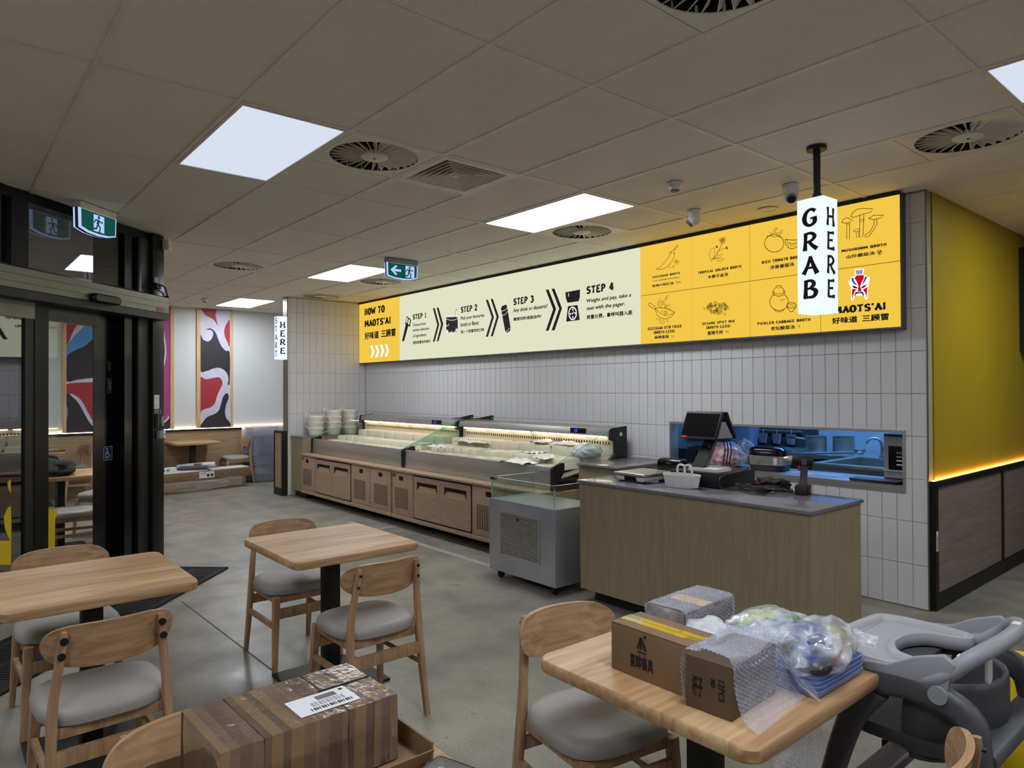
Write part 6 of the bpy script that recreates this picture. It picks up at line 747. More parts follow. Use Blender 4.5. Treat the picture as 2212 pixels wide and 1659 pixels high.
t=thing('steel_ladle','long steel ladle lying across the sink edge','ladle',(-3.05,6.98,.91),.25); build('handle',B().tube([(-.45,-.1,.0),(-.1,0,.02),(0,.01,.03)],.01,8),'steel',t); build('scoop',B().lathe([(0,-.03),(.03,-.024),(.052,0),(.056,.02),(.05,.0),(.03,-.02),(0,-.026)],18,(.05,.02,.035)),'steel',t)
t=thing('wall_rail','dark rail on the kitchen splashback','rail',(0,0,0)); build('rail',B().cyl((-4.6,7.62,1.075),(-3.9,7.62,1.075),.012,n=10),'steel',t); build('bracket',B().box(-4.55,7.62,1.06,-4.52,7.66,1.09).box(-3.97,7.62,1.06,-3.94,7.66,1.09),'steel',t)
for k in range(4):
    t=thing('steel_pan',f"steel gastro pan hung on the kitchen rail, {('first','second','third','fourth')[k]} from the rail's open end",'pan',(-4.03-.175*k,7.60,.925),0,'steel pans on the kitchen rail'); build('pan',B().loft([[(x,y,z) for x,y in rrect(.09+i,.03,.012,3)] for z,i in ((0,0),(.09,.025),(.115,.03))]),'steel',t); build('hook',B().tube([(0,0,.105),(0,.01,.165),(0,.03,.155)],.006,6),'steel',t)
t=thing('microwave_oven','dark microwave oven at the right end of the pass','microwave',(-2.12,5.66,.863)); t.scale=(.5,1,1); build('case',B().box(-.17,-.1,.01,.15,.14,.36),'dgrey',t,bev=.004); build('door',B().box(-.165,-.106,.03,.145,-.1,.34),'steel_b',t); build('door_window',B().box(-.1,-.108,.09,.09,-.106,.27),'black_gloss',t); build('handle',B().tube(catmull([(-.14,-.108,.08),(-.14,-.13,.085),(-.02,-.13,.085),(.12,-.13,.085),(.12,-.108,.08)],4,False),.007,8),'steel',t)
for k in range(4): build('wire_loop',B().tube([(.02,-.112,.13+.03*k),(.12,-.112,.13+.03*k)],.006,8),'steel',t)
build('feet',B().box(-.15,-.08,0,-.12,.1,.01).box(.1,-.08,0,.13,.1,.01),'black',t)
t=thing('black_tray','flat black tray stack on the front of the pass shelf','tray',(-2.22,5.45,.863)); build('tray',B().loft([[(x,y,z) for x,y in rrect(.34+i,.13+i,.02,3)] for z,i in ((0,0),(.012,.01),(.016,.012))]),'black',t); build('tray_rim',B().loft([[(x,y,z) for x,y in rrect(.352+i,.142+i,.02,3)] for z,i in ((.017,0),(.021,.004))]),'dgrey',t)
g=tag(blob('red_bag',(-3.62,5.60,.93),(.17,.12,.115),21,mat('red_cellophane','A8323F',.25,var=.25,scale=20),None,.35,3),'red packets in clear plastic behind the till','bag'); blob('clear_wrap',(-3.60,5.58,.94),(.19,.13,.125),22,'bag',g,.3,3)
tag(blob('clear_bag',(-3.42,5.62,.955),(.09,.09,.14),31,'film',None,.35,3),'clear plastic bag between red packets and rice cooker','bag')
t=thing('clear_container','tall clear container with lid behind the red packets','container',(-4.25,6.9-.0,.89),.2); t.location=(-4.36,7.15,.8905); build('body',B().loft([[(x,y,z) for x,y in rrect(.24+i,.24+i,.04,4)] for z,i in ((0,0),(.27,.06))]),'clearplastic',t); build('lid',B().loft([[(x,y,z) for x,y in rrect(.32-i,.32-i,.04,4)] for z,i in ((.27,0),(.3,.01),(.33,.1))]),'clearplastic',t)
t=thing('foil_sheet','flat clear plastic sheet on the pass shelf beside the rice cooker','sheet',(0,0,0)); sheet('film_sheet',14,10,lambda u,v:(-2.95+.42*u,5.5+.2*v,.866+.012*abs(noise.noise(Vector((u*4,v*4,2))))),'film',parent=t)
t=thing('black_crate','black plastic crate at the left of the pass window','crate',(-3.86,5.62,.863)); b=B().box(-.12,-.09,0,.12,.09,.006).box(-.12,-.09,.14,.12,-.083,.155).box(-.12,.083,.14,.12,.09,.155)
for k in range(9): b.box(-.12+.0285*k,-.09,.006,-.108+.0285*k,-.084,.14)
build('crate_body',b.box(-.12,-.083,.006,-.114,.09,.155).box(.114,-.083,.006,.12,.09,.155).box(-.114,.084,.006,.114,.09,.14),'black',t)
# ================================================================ TABLES AND CHAIRS
def table(label,x,y,w_=.74,d=.70,group='square cafe tables'):
    t=thing('cafe_table',label,'table',(x,y,0),0,group)
    build('table_top',B().loft([[(a,c_,z) for a,c_ in rrect(w_-i,d-i,.05,6)] for z,i in ((.712,.008),(.718,0),(.744,0),(.75,.008))]),'top',t)
    build('pedestal',B().box(-.04,-.04,.014,.04,.04,.70),'black',t,bev=.004); build('base_plate',B().box(-.235,-.235,0,.235,.235,.014),'black',t,bev=.004); build('top_bracket',B().box(-.16,-.16,.70,.16,.16,.7115),'black',t)
    return t
T0=table('wooden cafe table in the middle with a chair on either side',-3.53,1.668)
def tbl(label,x,y): return dup(T0,label,(x,y,0))
tbl('wooden cafe table by the glass entry, left of the middle table',-3.52,.54); tbl('wooden cafe table carrying cartons and bubble wrapped parcels',-1.21,1.765); tbl('wooden cafe table under the tape wrapped carton',-1.21,.54)
tbl('wooden cafe table against the far dining wall behind flat cartons',-11.94,3.25); tbl('wooden cafe table behind the door glass by the far wall',-11.48,1.05); tbl('wooden cafe table behind the door glass holding the black bag',-8.18,.98)
def chair_proto(label,big):
    t=thing('dining_chair',label,'chair',(0,0,0),0,'wooden dining chairs with grey seats')
    # cushion
    def outline(s,dx=0):
        o=[]
        for k in range(40):
            a=2*PI*k/40; c_,s_=math.cos(a),math.sin(a); e=.62
            x=math.copysign(abs(c_)**e,c_)*.208*s; y=math.copysign(abs(s_)**e,s_)*(.215+.012*c_)*s; o.append((x+.0+dx,y))
        return o
    build('seat',B().loft([[(x,y,z) for x,y in outline(s)] for z,s in ((.412,.93),(.418,.985),(.435,1.0),(.452,.985),(.464,.93),(.471,.80),(.475,.5),(.476,.2))]),'vinyl',t)
    build('seat_frame',B().box(-.175,-.18,.372,.18,-.158,.412).box(-.175,.158,.372,.18,.18,.412).box(.158,-.158,.372,.18,.158,.412).box(-.175,-.158,.372,-.153,.158,.412),'chair',t,bev=.003)
    for s in (-1,1):
        build('leg',B().loft([[(x+cx,y+cy,z) for x,y in rrect(q,q,.007,2)] for z,q,cx,cy in ((0,.028,.215,s*.197),(.2,.033,.2,s*.187),(.41,.04,.182,s*.175))]),'chair',t)
        pth=catmull([(-.243,s*.197,0),(-.213,s*.19,.2),(-.19,s*.183,.40),(-.187,s*.178,.50),(-.2,s*.165,.62),(-.222,s*.150,.752)],4,False)
        rings=[]
        for n_,(x,y,z) in enumerate(pth):
            f=n_/(len(pth)-1); a=.030+.012*math.sin(PI*min(f*1.4,1)); c_=.026+.006*math.sin(PI*f)
            if f>.97: a*=.6; c_*=.6
            rings.append([(x+u,y+v,z) for u,v in rrect(a,c_,min(a,c_)*.35,2)])
        g=build('leg',B().loft(rings),'chair',t)
        for zz,xx in ((.725,-.2375),(.672,-.228)):
            r=.0125 if big else .006
            yy=s*(.150+(.752-zz)*.115); build('plug',B().cyl((xx+.012,yy,zz),(xx-.003,yy,zz-.001),r,n=14),'black',g)
        build('side_stretcher',B().hexa([(-.205,s*.188-.01,.235),(.195,s*.186-.01,.235),(.195,s*.186+.01,.235),(-.205,s*.188+.01,.235),(-.203,s*.188-.01,.262),(.193,s*.186-.01,.262),(.193,s*.186+.01,.262),(-.203,s*.188+.01,.262)]),'chair',t)
    build('cross_stretcher',B().box(.182,-.18,.29,.204,.18,.345),'chair',t,bev=.003); build('cross_stretcher',B().box(-.212,-.18,.29,-.19,.18,.345),'chair',t,bev=.003)
    nu,nv=28,8; b=B(); gr=[]
    for side in (0,1):
        for j in range(nv+1):
            for i in range(nu+1):
                u=math.sin(PI/2*(-1+2*i/nu)); v=-1+2*j/nv; e=(max(0,1-abs(u)**5.5))**.5; top=.762+.0*u; zc=.692; h_=.068*(.0+1.0*e)
                z=zc+.004+v*h_+(.004*(1-u*u) if v>0 else 0)*v-.02*(1-u*u)*(v<0)*(-v)
                x=-.207+.062*u*u+.0-(z-.69)*.18-(.017*e if side else 0)
                b.v.append((x,u*.212,z))
    n=(nu+1); S=n*(nv+1)
    for j in range(nv):
        for i in range(nu):
            a=j*n+i; b.f.append((a,a+1,a+n+1,a+n)); b.f.append((S+a,S+a+n,S+a+n+1,S+a+1))
    for i in range(nu): b.f.append((i,S+i,S+i+1,i+1)); a=nv*n+i; b.f.append((a,a+1,S+a+1,S+a))
    for j in range(nv): a=j*n; b.f.append((a,a+n,S+a+n,S+a)); a=j*n+nu; b.f.append((a,S+a,S+a+n,a+n))
    b.k=[0]*len(b.f); b.sm=[True]*len(b.f); build('backrest',b,'chairback',t,auto=55)
    return t
C0=chair_proto('wooden chair with grey seat tucked at the far left side of the middle table',False); C0.location=(-4.0,1.655,0)
def chair(label,x,y,rz,src=None): return dup(src or C0,label,(x,y,0),rz)
chair('wooden chair with grey seat, back to the viewer, right of the middle table',-3.08,1.645,PI+.0)
chair('wooden chair with grey seat between the entry table and glass door',-4.0,.51,.02)
CB=chair_proto('wooden chair with big black plugs in its back at the entry table',True); CB.location=(-3.0,.49,0); CB.rotation_euler=(0,0,PI+.03)
chair('wooden chair with grey seat left of the parcel table',-1.64,1.75,-.16)
chair('wooden chair whose back shows left of the tape wrapped carton',-1.625,.50,0)
chair('wooden chair at lower right edge, only its curved back seen, beside the high chair',-.745,1.70,PI+.12)
chair('wooden chair in the far corner beside the wrapped clear tubs',-12.0,3.95,-PI/2); chair('wooden chair mostly hidden by the door post at the far table',-12.0,2.60,PI/2)
chair('wooden chair behind the door glass in front of the black bag table',-7.62,1.02,-PI/2-.1); chair('wooden chair behind the door glass, back against the far wainscot',-12.05,1.60,-PI/2+.2); chair('wooden chair behind the door glass, right of the far glass-side table',-11.55,1.66,-PI/2-.1); chair('wooden chair behind the door glass, far side of the black bag table',-8.75,1.45,-.6)
# black bag on the table behind the glass
ZT=.75
t=tag(blob('black_tool_bag',(-8.12,.93,ZT+.06),(.25,.17,.10),41,'rubber',None,.2,1.8),'black soft tool bag on the table behind the door glass','bag'); b=B(); b.tube(catmull([(-8.3,.85,ZT+.1),(-8.25,.85,ZT+.17),(-8.05,.95,ZT+.17),(-7.98,.98,ZT+.1)],5,False),.012,8); build('handle',b,'black',t)
tag(build('dark_tablet',B().box(-11.4,1.2,ZT+.001,-11.15,1.4,ZT+.016),'black_gloss',bev=.003),'flat dark tablet on the far table behind the door glass','tablet')
# ================================================================ PARCELS ON THE PARCEL TABLE
def carton(name,label,x0,y0,x1,y1,h_,rz=0,m='card',z=ZT+.0006):
    cx,cy=(x0+x1)/2,(y0+y1)/2; a,c_=(x1-x0)/2,(y1-y0)/2; t=thing(name,label,'box',(cx,cy,z),rz)
    build('body',B().box(-a,-c_,0,a,c_,h_-.004),m,t,bev=.003); build('flap',B().box(-a+.001,-c_+.001,h_-.0038,a-.0005,-.0015,h_),m,t,bev=.001); build('flap',B().box(-a+.001,.0015,h_-.0038,a-.0005,c_-.001,h_),m,t,bev=.001)
    return t,a,c_
t,a,c_=carton('printed_carton','small brown carton with black printed characters and yellow tape',-1.372,1.532,-1.104,1.665,.137)
build('tape_strip',B().box(-a+.002,-.026,.1372,a-.04,-.0025,.1378).box(-a+.05,.0025,.1372,.05,.02,.1378).box(a-.075,.003,.1372,a-.002,.022,.1378),'ytape',t); build('clear_tape',B().box(-a-.0008,-.024,.09,-a+.0,.022,.1376).box(-a,-.024,.1379,a,.022,.1383),'glass',t); build('white_label',B().box(a+.0002,-.012,.125,a+.001,.018,.134),'paper',t)
fn=lambda p,h:(p[0],-c_-.0004-h,p[1])
text('喜辉餐具',-.062,.02,.028,.064,fn,'print',t,2,.0004); b=B()
b.add([fn(p,.0005) for p in ((-.038,.084),(-.026,.118),(-.018,.118),(-.018,.084),(-.026,.084),(-.026,.1),(-.03,.084))],[tuple(range(7))]); b.add([fn(p,.0005) for p in ((-.016,.118),(-.004,.088),(.0,.084),(-.012,.084),(-.016,.096))],[tuple(range(5))]); b.add([fn((-.008+.005*math.cos(k*PI/4),.122+.005*math.sin(k*PI/4)),.0005) for k in range(8)],[tuple(range(8))]); b.add([fn(p,.0005) for p in ((-.036,.078),(-.002,.078),(-.004,.074),(-.034,.074))],[(0,1,2,3)]); b.add([fn(p,.0005) for p in ((-.03,.071),(-.026,.071),(-.026,.067),(-.03,.067))],[(0,1,2,3)]); b.add([fn(p,.0005) for p in ((-.012,.071),(-.008,.071),(-.008,.067),(-.012,.067))],[(0,1,2,3)]); build('printed_mark',b,'print',t)
def bubble_h(x,y,pitch=.0122,h=.0048):
    r=math.floor(y/(pitch*.866)+.5); xo=.5*pitch*(r%2); cx=math.floor((x-xo)/pitch+.5)*pitch+xo; cy=r*pitch*.866; d=math.hypot(x-cx,y-cy)/(pitch*.47)
    return h*math.sqrt(max(0,1-d*d)) if d<1 else 0
def wrap_sheet(name,path,w0,w1,parent=None,step=.0032,wob=.004,seed=0,m='bubble'):
    # path: cross-section polyline (offset, height); extruded along the other axis from w0 to w1, with raised bubbles
    P=catmull(path,8,False); L_=[0]
    for i in range(1,len(P)): L_.append(L_[-1]+math.dist(P[i],P[i-1]))
    n=int(L_[-1]/step); rows=[]; j=0
    for i in range(n+1):
        s=L_[-1]*i/n
        while j<len(L_)-2 and L_[j+1]<s: j+=1
        f=(s-L_[j])/max(1e-9,L_[j+1]-L_[j]); p=[P[j][k]+(P[j+1][k]-P[j][k])*f for k in range(2)]; t_=Vector((P[j+1][0]-P[j][0],P[j+1][1]-P[j][1])).normalized(); rows.append((p,(-t_.y,t_.x),s))
    nw=int((w1-w0)/step)
    return rows,nw,seed,wob
def wrapped_box(name,label,x0,y0,x1,y1,h_,rz,printed):
    cx,cy=(x0+x1)/2,(y0+y1)/2; t=thing(name,label,'parcel',(cx,cy,ZT+.0006),rz); a,c_=(x1-x0)/2,(y1-y0)/2
    build('carton',B().box(-a,-c_,0,a,c_,h_),'cardd',t,bev=.003)
    if printed:
        fn=lambda p,h:(p[0],-c_-.0004-h,p[1])
        text('杯子',-.045,-.015,.035,.085,fn,'print',t,2,.0003); fr=lambda p,h:(p[1],-c_-.0004-h,-p[0]); text('12PCS',-.095,-.04,.03,.046,fr,'print',t,0,.0003); text('NO.',-.09,-.06,.008,.02,fr,'print',t,0,.0003)
    else: build('yellow_tape',B().box(-a+.01,-.03,h_+.0003,a-.01,.03,h_+.0009),'ytape',t)
    return t,a,c_
def wrap_around(parent,prof,y0,y1,flare=None,step=.003,seed=0,name='bubble_wrap'):
    # prof is the run of the sheet in x-z seen along y
    P=catmull(prof,6,False); L_=[0]
    for i in range(1,len(P)): L_.append(L_[-1]+math.dist(P[i],P[i-1]))
    n=max(8,int(L_[-1]/step)); m_=int((y1-y0)/step); b=B(); j=0
    for i in range(n+1):
        s=L_[-1]*i/n
        while j<len(L_)-2 and L_[j+1]<s: j+=1
        f=(s-L_[j])/max(1e-9,L_[j+1]-L_[j]); x=P[j][0]+(P[j+1][0]-P[j][0])*f; z=P[j][1]+(P[j+1][1]-P[j][1])*f; t_=Vector((P[j+1][0]-P[j][0],P[j+1][1]-P[j][1])).normalized()
        for k in range(m_+1):
            y=y0+(y1-y0)*k/m_; q=Vector((s*9+seed,y*9,seed)); hh=bubble_h(s,y)+.004*noise.noise(q)+.002*noise.noise(q*3)
            dx,dy,dz=flare(s/L_[-1],(y-y0)/(y1-y0)) if flare else (0,0,0)
            b.v.append((x-t_.y*-hh*-1*-1 if 0 else x+(t_.y*-1)*-hh+dx,y+dy,z+t_.x*hh+dz))
    w_=m_+1
    for i in range(n):
        for k in range(m_): b.f.append((i*w_+k,i*w_+k+1,(i+1)*w_+k+1,(i+1)*w_+k))
    b.k=[0]*len(b.f); b.sm=[True]*len(b.f); return build(name,b,'bubble',parent,auto=180)
t,a,c_=wrapped_box('wrapped_parcel','bubble wrapped carton with its loose sheet hanging over the table edge',-1.092,1.50,-.962,1.735,.133,.06,True)
# sheet: up the left side, over the top, then down past the table edge
e=.008
wrap_around(t,[(-a-e,.02),(-a-e*1.4,.08),(-a-e*.6,.138),(-a+.02,.148),(0,.149),(a-.012,.148),(a+e+.002,.134),(a+.02,.07),(a+.045,.015),(a+.085,-.01),(a+.115,-.05),(a+.12,-.13)],-c_-.012,c_+.03,lambda s,v:(-.012*v*s+.012*math.sin(7*v)*max(0,s-.55),.035*max(0,s-.6)*(v-.4)+(.02*max(0,.25-s)*(v<.05)),.012*math.sin(5*v+2)*(s>.3)*(s<.5)),seed=2)
sheet('bubble_wrap_tail',24,18,lambda u,v:(-a+.02+.22*u,c_+.005+.06*v+.02*math.sin(6*u),.135-.07*v-.1*u*u+.016*noise.noise(Vector((u*6,v*5,1)))),'film',parent=t)
t,a,c_=wrapped_box('wrapped_parcel','square bubble wrapped carton with yellow tape at the back of the table',-1.437,1.775,-1.29,2.045,.125,.03,False)
wrap_around(t,[(-a-.005,.01),(-a-.006,.06),(-a-.005,.115),(-a+.01,.131),(0,.132),(a-.01,.131),(a+.005,.115),(a+.006,.06),(a+.006,.01)],-c_-.006,c_+.006,seed=5)
sheet('wrap_end',20,16,lambda u,v:(-a+2*a*u,-c_-.008-.012*abs(noise.noise(Vector((u*5,v*5,0)))),.004+.127*v),'film',parent=t)
def clear_bag(name,label,c,r,seed,inside,m='bag',knot=None):
    t=thing(name,label,'bag',c)
    blob('plastic_film',(0,0,0),r,seed,m,t,.3,2.1,4)
    for k,(q,s,col) in enumerate(inside): blob('packet',q,s,seed+k*3+1,col,t,.35,2.6,3)
    if knot: blob('twisted_end',knot,(.05,.022,.02),seed+9,m,t,.5,3,3)
    return t
gm=mat('green_packaging','2E7A32',.35,var=.35,scale=25); bm_=mat('blue_packaging','2C4588',.3,var=.4,scale=25); yg=mat('yellow_green_packaging','B4BE66',.4,var=.2,scale=20); sv=mat('silver_blue_packaging','9AA4BC',.25,.5,var=.3,scale=30); pk=mat('pink_packaging','B0565E',.4,var=.3,scale=20); ol=mat('olive_packaging','8A7B45',.45,var=.3,scale=26); dk=mat('dark_packaging','2A2B30',.4,var=.3,scale=20)
clear_bag('packed_bag','crumpled frosted bubble bag between brown carton and back parcel',(-1.235,1.80,ZT+.055),(.075,.12,.055),51,[((0,0,-.005),(.05,.08,.035),'paper'),((.035,.05,.015),(.02,.02,.014),pk)],'wbag')
clear_bag('packed_bag','clear bag of green and silver packets on the parcel table',(-1.13,1.985,ZT+.065),(.105,.15,.064),61,[((-.03,.02,.02),(.06,.075,.03),yg),((.0,-.03,.005),(.06,.07,.036),sv),((.035,.07,.01),(.035,.04,.032),gm),((-.04,-.08,-.01),(.03,.04,.022),gm),((.03,.01,.015),(.04,.05,.03),bm_)])
clear_bag('packed_bag','clear bag of blue and olive packets lying on the blue trays',(-.935,1.89,ZT+.10),(.085,.135,.07),71,[((.02,-.06,.0),(.045,.05,.04),bm_),((.035,-.05,.03),(.035,.045,.02),sv),((.02,.07,.0),(.045,.055,.04),ol),((-.02,.0,.035),(.05,.05,.02),bm_),((.05,.01,-.02),(.025,.025,.02),pk),((.045,-.075,-.025),(.03,.035,.02),dk)],'bag',(.05,.15,-.0))
for k in range(4):
    o=build('blue_tray',B().loft([[(x,y,z) for x,y in rrect(.15+i,.27+i,.02,4)] for z,i in ((0,-.012),(.012,0),(.018,.002),(.02,.006))],(1,0)).loft([[(x,y,z) for x,y in rrect(.15+i,.27+i,.02,4)] for z,i in ((.02,.006),(.02,-.002),(.004,-.016))],(0,1)),'blue'); o.location=(-.947,1.915,ZT+.001+.0125*k); tag(o,f'blue plastic tray, {("lowest","second","third","topmost")[k]} of the stack on the parcel table','tray','stacked blue plastic trays')
# ================================================================ TAPED CARTON ON THE FRONT TABLE
t=thing('open_carton','flat open brown carton lying under the tape wrapped carton','box',(-1.42,.585,ZT+.0006),0)
build('base',B().box(-.15,-.25,0,.15,.25,.006),'card',t); build('side_flap',B().hexa([(.15,-.25,.0),(.155,-.25,.0),(.155,.22,.0),(.15,.22,.0),(.175,-.25,.05),(.179,-.25,.05),(.179,.24,.05),(.175,.24,.05)]),'card',t); build('side_flap',B().box(-.156,-.25,0,-.15,.25,.05),'card',t); build('end_flap',B().box(-.15,.25,0,.15,.255,.05),'card',t); build('end_flap',B().box(-.15,-.255,0,.15,-.25,.05),'card',t)
t=thing('taped_carton','long brown carton wrapped in glossy packing tape with a shipping label','box',(-1.44,.595,ZT+.0075),.02)
hb=.1425; a,c_=.114,.192
b=B(); nx,ny=10,18
def cr(x,y,z,s=.004):
    q=Vector((x*16,y*16,z*16)); return (x+noise.noise(q)*s,y+noise.noise(q+Vector((7,0,0)))*s,max(0,z+noise.noise(q+Vector((0,7,0)))*s))
bm=bmesh.new(); bmesh.ops.create_cube(bm,size=1); bmesh.ops.subdivide_edges(bm,edges=bm.edges[:],cuts=14,use_grid_fill=True); b=B()
for v in bm.verts:
    x,y,z=v.co.x*2*a,v.co.y*2*c_,(v.co.z+.5)*hb; edge=sum((abs(abs(k_)-.5)<.02) for k_ in v.co)
    if edge>=2: x*=.985; y*=.99; z=z*.985+.001
    z-=.007*(abs(v.co.x)<.05)*(v.co.z>.49)*(v.co.y>.05); b.v.append(cr(x,y,z,.0016))
b.f=[tuple(v.index for v in f.verts) for f in bm.faces]; b.k=[0]*len(b.f); b.sm=[True]*len(b.f); bm.free(); build('body',b,'tape',t,auto=50)
b=B()
TB=[B(),B(),B()]
for k in range(19):
    y=-c_+.0+k*.0197+random.uniform(-.004,.004); wd=min(random.uniform(.02,.032),c_-y); b=TB[(k*7+k//3)%3]; zz=hb+.0014+.0003*(k%3)
    b.add([(-a-.0016,y,.01),(-a-.0016,y+wd,.01),(-a-.0012,y+wd+.003,zz),(-a-.0012,y+.002,zz),(a+.0014,y+wd+.004,zz),(a+.0014,y+.004,zz),(a+.0018,y+wd,.004),(a+.0018,y,.004)],[(0,1,2,3),(3,2,4,5),(5,4,6,7)])
for k in range(3): build('tape_bands',TB[k],('tape','tape2','tape3')[k],t)['kind']='stuff'
build('seam_gap',B().box(-.010,.06,hb+.0018,-.006,c_-.006,hb+.0034),'void',t)
zl=hb+.0028; lbp=build('shipping_label',B().box(.0,-.02,zl,.085,.115,zl+.0005),'paper',t); b=B()
for k in range(22): b.box(.012,.085-.0035*k*.6,zl+.0006,.032,.085-.0035*k*.6+.0012*(1+k%2)*.7,zl+.0008)
for k in range(16): b.box(.062,.10-.006*k,zl+.0006,.074,.1025-.006*k+.001*(k%3),zl+.0008)
for r in range(5):
    for k in range(9): b.box(.038+.004*r,.02+.0085*k,zl+.0006,.0395+.004*r,.026+.0085*k-.003*((k*r)%2),zl+.0008)
b.cyl((.012,.103,zl+.0005),(.012,.103,zl+.0008),.005,n=10)
build('label_print',b,'print',lbp)
t=thing('steel_tin','small shallow silver tin at the edge of the front table','tin',(-1.20,.835,ZT+.0008),.3); build('pan',B().loft([[(x,y,z) for x,y in rrect(.1+i,.06+i,.01,3)] for z,i in ((0,0),(.018,.006))],(1,0)).loft([[(x,y,z) for x,y in rrect(.1+i,.06+i,.01,3)] for z,i in ((.018,.006),(.018,.002),(.002,-.004))],(0,1)),'steel',t); build('rim',B().loft([[(x,y,z) for x,y in rrect(.108+i,.068+i,.012,3)] for z,i in ((.0175,0),(.0195,.004),(.0205,0))],(0,0)),'alu',t)
# ================================================================ HIGH CHAIR (child faces -x)
t=thing('high_chair','grey plastic high chair with wide tray beside the parcel table','high chair',(-.80,2.335,0))
def rib(pts,wd,th,name,m='dgrey',n=5):
    P=catmull(pts,n,False); N_=len(P); rings=[]
    for i,p in enumerate(P):
        p=Vector(p); tt=(Vector(P[min(i+1,N_-1)])-Vector(P[max(i-1,0)])).normalized(); s_=Vector((0,1,0)); u_=tt.cross(s_).normalized(); f=i/(N_-1); w_=wd[0]+(wd[1]-wd[0])*f
        rings.append([p+s_*q[1]+u_*q[0] for q in rrect(w_,th,min(w_,th)*.4,3)])
    return build(name,B().loft(rings),m,t,auto=60)
for s in (-1,1):
    rib([(.28,s*.275,0),(.24,s*.262,.3),(.2,s*.25,.6),(.17,s*.24,.70),(.05,s*.235,.735),(-.08,s*.235,.725)],(.055,.085),.05,'side_leg')
    rib([(-.27,s*.275,0),(-.2,s*.262,.32),(-.13,s*.25,.58),(-.06,s*.238,.70)],(.05,.08),.05,'front_leg')
    build('leg_cap',B().cyl((.2,s*.27,.52),(.2,s*.281,.52),.017,n=16),'grey',t)
    build('leg_slot',B().box(-.235,s*.262-.027,.3,-.225,s*.262+.027,.33),'black',t)
    build('foot_pad',B().box(-.30,s*.275-.03,0,-.24,s*.275+.03,.012).box(.25,s*.275-.03,0,.31,s*.275+.03,.012),'black',t)
build('foot_rest',B().loft([[(x,y,z) for x,z in rrect(.09,.035,.014,3,-.16,.33)] for y in (-.25,.25)]),'dgrey',t); build('rear_bar',B().loft([[(x,y,z) for x,z in rrect(.08,.04,.014,3,.2,.60)] for y in (-.245,.245)]),'dgrey',t)
# seat shell: curved bucket open to the front
b=B(); prof=[]
for k in range(13):
    a_=math.radians(-95+190*k/12); prof.append((math.cos(a_),math.sin(a_)))
rings=[]
for z,rx,ry,ox in ((.50,.10,.14,.0),(.53,.16,.18,.0),(.62,.19,.2,.01),(.72,.18,.20,.02),(.745,.18,.198,.018)): rings.append([(ox+rx*c_,ry*s_,z) for c_,s_ in prof])
b.loft(rings,(0,0),closed=False); b.add([(ox,0,.5) for ox in (0,)]+[tuple(p) for p in rings[0]],[(0,i+1,i+2) for i in range(12)]); sh=build('seat_shell',b,'dgrey',t,auto=80); md=sh.modifiers.new('s','SOLIDIFY'); md.thickness=.012
build('seat_base',B().loft([[(x,y,z) for x,y in rrect(.36+i,.38+i,.08,5,-.02,0)] for z,i in ((.53,-.03),(.55,0),(.575,0))]),'dgrey',t)
# arm and back rail hoop
hoop=[(.06,-.235,.765),(.09,-.24,.772),(.13,-.238,.80),(.17,-.215,.842),(.205,-.14,.868),(.22,-.02,.877),(.205,.10,.872),(.17,.175,.85),(.13,.205,.808),(.09,.21,.775),(.06,.21,.765)]
build('back_rail',B().tube(catmull(hoop,4,False),.022,12),'grey',t)
for s in (-1,1):
    build('arm_plate',B().prism([(-.09,.775),(-.02,.785),(.05,.825),(.12,.85),(.15,.83),(.135,.78),(.13,.73),(.10,.715),(-.085,.74)],lambda q,k:(q[0],s*.232+s*.026*k,q[1])),'grey',t,bev=.006); build('hinge_cap',B().cyl((.11,s*.255,.742),(.11,s*.268,.742),.024,n=20),'grey',t)
build('rail_tab',B().box(.145,-.232,.846,.165,-.205,.852).box(.205,.02,.893,.225,.05,.899),'white',t,bev=.003); build('strap',B().loft([[(.185,y,z) for y,z in rrect(.04,.08,.015,4,-.12,.80)],[(.192,y,z) for y,z in rrect(.04,.08,.015,4,-.12,.80)]]),'white',t)
# tray outline: straight outer edge, rounded corners, deep bay towards the child
out=catmull([(-.24,-.17),(-.225,-.21),(-.16,-.235),(.0,-.232),(.055,-.215),(.07,-.18),(.06,-.15),(.02,-.13),(-.04,-.11),(-.075,-.05),(-.08,0),(-.075,.05),(-.04,.11),(.02,.13),(.06,.15),(.07,.18),(.055,.215),(.0,.232),(-.16,.235),(-.225,.21),(-.24,.17),(-.25,.06),(-.25,-.06)],4)
cx_=sum(p[0] for p in out)/len(out)
def inset(pts,d):
    o=[];n=len(pts)
    for i in range(n):
        p,q=Vector(pts[i-1]),Vector(pts[(i+1)%n]); tt=(q-p).normalized(); o.append((pts[i][0]-tt.y*d,pts[i][1]+tt.x*d))
    return o
TZ=.738
ri=[(0.0,.012),(.006,.002),(.03,0),(.044,.004),(.046,.012),(.043,.022),(.026,.03)]
build('tray',B().loft([[(x,y,TZ+z) for x,y in inset(out,d)] for z,d in ri]),'tray',t,auto=60); build('tray_clip',B().loft([[(x,y,TZ-.001-z) for x,y in rrect(.16-i,.40-i,.03,4,-.09,0)] for z,i in ((0,0),(.02,.0),(.03,.04))]),'dgrey',t)
